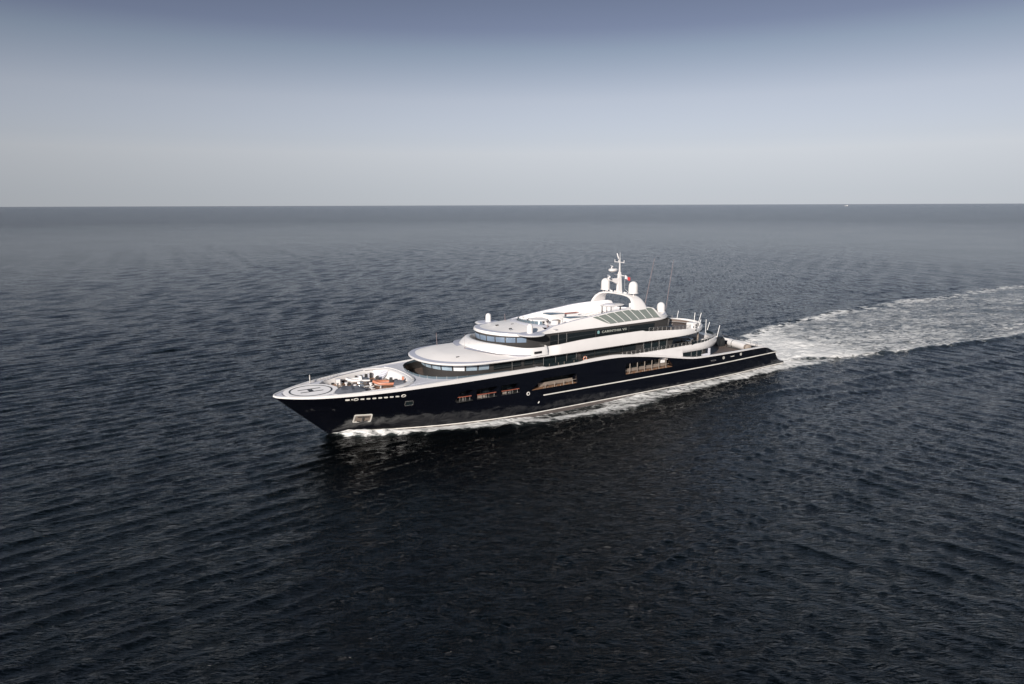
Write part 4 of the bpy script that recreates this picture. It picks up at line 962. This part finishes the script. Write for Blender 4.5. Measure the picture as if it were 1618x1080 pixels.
# main wake behind the transom
near = np.interp(SX, [95, 97, 100, 105, 113, 123, 140, 156, 175, 300], [4, 5.6, 5.6, 6.2, 8.2, 11, 14.3, 16.6, 18, 22]); far_ = np.interp(SX, [95, 97, 100, 105, 112, 118, 128, 140, 163, 200, 300], [4, 6.4, 8, 11.5, 16, 19.5, 23, 26.3, 29.6, 32.5, 33.5])
edge = np.where(SY > 0, near, far_)*(1+.10*(fbm(SX/12, SY*0+3, 71, 3)-.5)*2)
q = AY/np.maximum(edge, .1)
wake = (SX > 95.5)*sstep(1.04, .84, q+.16*(n_md-.5)*2+.10*(n_lo-.5)*2)
dens = np.interp(SX, [95, 97, 112, 125, 150, 200, 260, 340, 500], [1.25, 1.25, .98, .62, .46, .40, .37, .34, .28])
dens = dens*(.80+.34*n_lo)+.26*np.exp(-((q-.90)/.07)**2)*np.interp(SX, [95, 130, 200], [.6, 1, .8])*(.4+1.2*n_lo)
wake = wake*dens
foam = np.maximum(strip, wake)
# a few small whitecaps out on the water
for (wx, wy, l) in ((-58, 122, .5),):
    pass
# heights
jet = (SX > 96)*np.exp(-(AY/6.5)**2)*np.exp(-((SX-101)/5)**2)*.75
turb = wake*((fbm(SX/3.2, SY/2.0, 80, 4, .55)-.5)*1.1*np.interp(SX, [95, 110, 150, 300], [1.2, 1.0, .6, .4]))
ridge = np.exp(-((q-.95)/.055)**2)*np.interp(SX, [97, 105, 130, 200, 300], [0, .4, .42, .34, .22])*(SX > 97)
bowr = np.exp(-((D-.55-.10*np.maximum(SX-8, 0))/(.5+.05*np.maximum(SX-8, 0)))**2)*np.interp(SX, [6.2, 7.4, 9.5, 13, 20, 32, 40], [0, .3, .75, .6, .4, .25, 0])*(AY > 0)*(SX > 6)
kel = 0
for (x0, y0, sl, hgt) in ((56, 17.2, .125, .24), (70, 24, .16, .12)):
    dl = (AY-(y0+sl*(SX-x0)+3.0*(fbm(SX/22, SX*0+1+y0, 91, 3)-.5)*2)); kel = kel+hgt*(1.6*np.clip(fbm(SX/9+y0, SY/9, 93, 2)-.3, 0, 1)*2)*(np.exp(-(dl/1.1)**2)-.75*np.exp(-((dl+2.6)/1.5)**2))*sstep(x0-6, x0+10, SX)*(1-sstep(230, 330, SX))
inner = sstep(1.5, .2, q)*(SX > 96)+0.0
Z = Z*(1-.55*np.clip(wake, 0, 1))-.30*holl+jet+turb+ridge+bowr+kel+strip*((n_hi-.5)*.30+(n_md-.5)*.28)
# keep the water out of the hull
Z = Z+.27*np.exp(-(np.maximum(D, 0)/1.4)**2)*np.interp(SX, [8, 12, 28, 34, 52, 58, 95, 99], [0, .6, .8, 0, 0, 1, 1, 0])*(SX > 8)*(D > -1.2)
ins = (SX > 6)*(SX < 97.5)*(AY < HBW-.7); Z = np.where(ins, np.minimum(Z, -.3), Z)
# fade to flat at the border of the patch
def bfade(v, lo, hi, w_): return sstep(lo, lo+w_, v)*(1-sstep(hi-w_, hi, v))
F = bfade(GX, xs[0], xs[-1], 250)*sstep(ys[0], ys[0]+10, GY)*(1-sstep(ys[-1]-300, ys[-1], GY)); Z *= F; DX *= F; DY *= F
kill = 1-np.clip(wake+strip, 0, 1)*.5; DX *= kill; DY *= kill
V = np.stack([GX+DX, GY+DY, Z], -1).reshape(-1, 3).astype(np.float32)
idx = np.arange(NX*NY, dtype=np.int32).reshape(NY, NX)
Q = np.stack([idx[:-1, :-1], idx[:-1, 1:], idx[1:, 1:], idx[1:, :-1]], -1).reshape(-1, 4)
fq = np.maximum.reduce([foam.reshape(-1)[Q[:, k]] for k in range(4)])
def sea_mesh(name, quads, material):
    used, inv = np.unique(quads.reshape(-1), return_inverse=True)
    me = bpy.data.meshes.new(name); nv, nf = len(used), len(quads)
    me.vertices.add(nv); me.vertices.foreach_set('co', V[used].reshape(-1))
    me.loops.add(nf*4); me.loops.foreach_set('vertex_index', inv.astype(np.int32).reshape(-1))
    me.polygons.add(nf); me.polygons.foreach_set('loop_start', np.arange(0, nf*4, 4, dtype=np.int32)); me.update(calc_edges=True)
    at = me.attributes.new('foam', 'FLOAT', 'POINT'); at.data.foreach_set('value', foam.reshape(-1)[used].astype(np.float32))
    me.polygons.foreach_set('use_smooth', np.ones(nf, dtype=bool)); me.materials.append(material)
    o = bpy.data.objects.new(name, me); col.objects.link(o); return o
def water_material(name, foamy):
    m = bpy.data.materials.new(name); m.use_nodes = True; t = m.node_tree; b = t.nodes['Principled BSDF']; N = t.nodes.new; L = t.links.new
    b.inputs['Base Color'].default_value = (0.0004, 0.0009, 0.0012, 1); b.inputs['Roughness'].default_value = .09; b.inputs['IOR'].default_value = 1.333
    tcn = N('ShaderNodeTexCoord')
    def noise(rot, scl, sc_, det, rough, dist=0.0):
        mp = N('ShaderNodeMapping'); mp.inputs['Rotation'].default_value = (0, 0, rot); mp.inputs['Scale'].default_value = scl; L(tcn.outputs['Object'], mp.inputs[0])
        n = N('ShaderNodeTexNoise'); n.inputs['Scale'].default_value = sc_; n.inputs['Detail'].default_value = det; n.inputs['Roughness'].default_value = rough; n.inputs['Distortion'].default_value = dist
        L(mp.outputs[0], n.inputs[0]); return n
    n1 = noise(R(-40), (.36, 1.0, 1), 1.1, 5, .62, .5); n2 = noise(R(-CR2), (.34, 1.0, 1), 1.7, 4, .6, .3); n3 = noise(R(-36), (.35, 1, 1), .20, 5, .58)
    def ridge(n):                                     # sharp little crests
        a = N('ShaderNodeMath'); a.operation = 'MULTIPLY_ADD'; a.inputs[1].default_value = 2; a.inputs[2].default_value = -1; L(n.outputs[0], a.inputs[0])
        b_ = N('ShaderNodeMath'); b_.operation = 'ABSOLUTE'; L(a.outputs[0], b_.inputs[0]); c = N('ShaderNodeMath'); c.operation = 'SUBTRACT'; c.inputs[0].default_value = 1; L(b_.outputs[0], c.inputs[1]); return c
    r1 = ridge(n1); r2_ = ridge(n2)
    ad0 = N('ShaderNodeMath'); ad0.operation = 'MULTIPLY_ADD'; ad0.inputs[1].default_value = .40; L(r1.outputs[0], ad0.inputs[0]); L(n1.outputs[0], ad0.inputs[2])
    ad = N('ShaderNodeMath'); ad.operation = 'MULTIPLY_ADD'; ad.inputs[1].default_value = .38; L(r2_.outputs[0], ad.inputs[0]); L(ad0.outputs[0], ad.inputs[2])
    ad2 = N('ShaderNodeMath'); ad2.operation = 'MULTIPLY_ADD'; lnv = N('ShaderNodeVectorMath'); lnv.operation = 'LENGTH'; L(tcn.outputs['Object'], lnv.inputs[0]); wv_ = N('ShaderNodeMapRange'); wv_.inputs[1].default_value = 220; wv_.inputs[2].default_value = 1400; wv_.inputs[3].default_value = .8; wv_.inputs[4].default_value = 9.0; L(lnv.outputs['Value'], wv_.inputs[0]); L(wv_.outputs[0], ad2.inputs[1]); L(n3.outputs[0], ad2.inputs[0]); L(ad.outputs[0], ad2.inputs[2])
    bp = N('ShaderNodeBump'); bp.inputs['Strength'].default_value = 1.0; bp.inputs['Distance'].default_value = .31; L(ad2.outputs[0], bp.inputs['Height']); L(bp.outputs[0], b.inputs['Normal'])
    # wind streak patches: roughness varies slowly over the surface
    n4 = noise(R(-30), (.5, 1, 1), .02, 3, .5); rr_ = N('ShaderNodeMapRange'); rr_.inputs[3].default_value = .035; rr_.inputs[4].default_value = .09; L(n4.outputs[0], rr_.inputs[0])
    # waves too small for the mesh far from the ship widen the gloss there
    ln = N('ShaderNodeVectorMath'); ln.operation = 'LENGTH'; L(tcn.outputs['Object'], ln.inputs[0]); r2 = N('ShaderNodeMapRange'); r2.inputs[1].default_value = 180; r2.inputs[2].default_value = 1500; r2.inputs[3].default_value = 0; r2.inputs[4].default_value = .135; L(ln.outputs['Value'], r2.inputs[0])
    ra = N('ShaderNodeMath'); ra.operation = 'ADD'; L(rr_.outputs[0], ra.inputs[0]); L(r2.outputs[0], ra.inputs[1]); L(ra.outputs[0], b.inputs['Roughness'])
    if foamy:
        at = N('ShaderNodeAttribute'); at.attribute_name = 'foam'
        sr = -SHIP_ROT
        f1 = noise(sr, (.30, .85, 1), 1.5, 9, .68, .9); f2 = noise(sr, (.25, .6, 1), .22, 4, .6, .5)
        s1 = N('ShaderNodeMath'); s1.operation = 'MULTIPLY_ADD'; s1.inputs[1].default_value = 4.0; s1.inputs[2].default_value = -2.0-.8; L(f1.outputs[0], s1.inputs[0])
        s2 = N('ShaderNodeMath'); s2.operation = 'MULTIPLY_ADD'; s2.inputs[1].default_value = 1.6; L(f2.outputs[0], s2.inputs[0]); L(s1.outputs[0], s2.inputs[2])
        s3 = N('ShaderNodeMath'); s3.operation = 'MULTIPLY_ADD'; s3.inputs[1].default_value = 2.1; L(at.outputs['Fac'], s3.inputs[0]); L(s2.outputs[0], s3.inputs[2])
        mr = N('ShaderNodeMapRange'); mr.interpolation_type = 'SMOOTHSTEP'; mr.inputs[1].default_value = .65; mr.inputs[2].default_value = 1.65; L(s3.outputs[0], mr.inputs[0])
        fb = N('ShaderNodeBsdfPrincipled'); fb.inputs['Roughness'].default_value = .8; fb.inputs['Base Color'].default_value = (.72, .71, .69, 1)
        fb2 = N('ShaderNodeBump'); fb2.inputs['Distance'].default_value = .35; L(f1.outputs[0], fb2.inputs['Height']); L(fb2.outputs[0], fb.inputs['Normal'])
        # aerated water under the foam is paler than open water
        ae = N('ShaderNodeMix'); ae.data_type = 'RGBA'; ae.inputs[6].default_value = (.0004, .0009, .0012, 1); ae.inputs[7].default_value = (.045, .056, .055, 1); L(at.outputs['Fac'], ae.inputs[0]); L(ae.outputs[2], b.inputs['Base Color'])
        mx = N('ShaderNodeMixShader'); L(mr.outputs[0], mx.inputs[0]); L(b.outputs[0], mx.inputs[1]); L(fb.outputs[0], mx.inputs[2]); L(mx.outputs[0], t.nodes['Material Output'].inputs[0])
    return m
WM = water_material('sea_water', False); FM = water_material('sea_foam', True)
sel = fq > .004
sea = sea_mesh('water', Q[~sel], WM); tag(sea, 'dark blue-grey open sea with short wind ripples', 'sea', kind='structure')
wk = sea_mesh('wake_foam', Q[sel], FM); tag(wk, 'white foam of the wake and bow wave along the navy hull', 'wake foam', kind='stuff')
# the sea beyond, out to the horizon
b = MB(); big = 120000; a0, a1, b0, b1 = float(xs[0]), float(xs[-1]), float(ys[0]), float(ys[-1])
for (x0, y0, x1, y1) in ((-big, -big, big, b0), (-big, b1, big, big), (-big, b0, a0, b1), (a1, b0, big, b1)):
    b.quad((x0, y0, 0), (x1, y0, 0), (x1, y1, 0), (x0, y1, 0))
far_sea = b.build('sea_surface', WM, None, smooth=0, merge=False, flipx=False, recalc=False); tag(far_sea, 'open sea reaching to the straight horizon', 'sea', kind='structure')

# ------------------------------------------------------------ far ship on the horizon
fs = bpy.data.objects.new('distant_ship', None); col.objects.link(fs); fs.location = (5190, 11000, 0); fs.rotation_euler = (0, 0, R(8)); fs.scale = (.42, .42, .42)
tag(fs, 'tiny pale ship far away on the horizon right of the mast', 'ship')
b = MB(); b.loft([[(x, -12*w_, 0), (x, -14*w_, 9), (x, 14*w_, 9), (x, 12*w_, 0)] for x, w_ in ((-65, .6), (-50, 1), (45, 1), (68, .1))]); b.build('hull', M['white'], fs)
b = MB(); b.box((-42, 0, 19), (26, 22, 20)); b.box((-38, 0, 31), (14, 20, 5)); b.build('superstructure', M['white'], fs)
b = MB(); b.tube([(20, 0, 9), (20, 0, 30)], 1); b.build('mast', M['white'], fs)
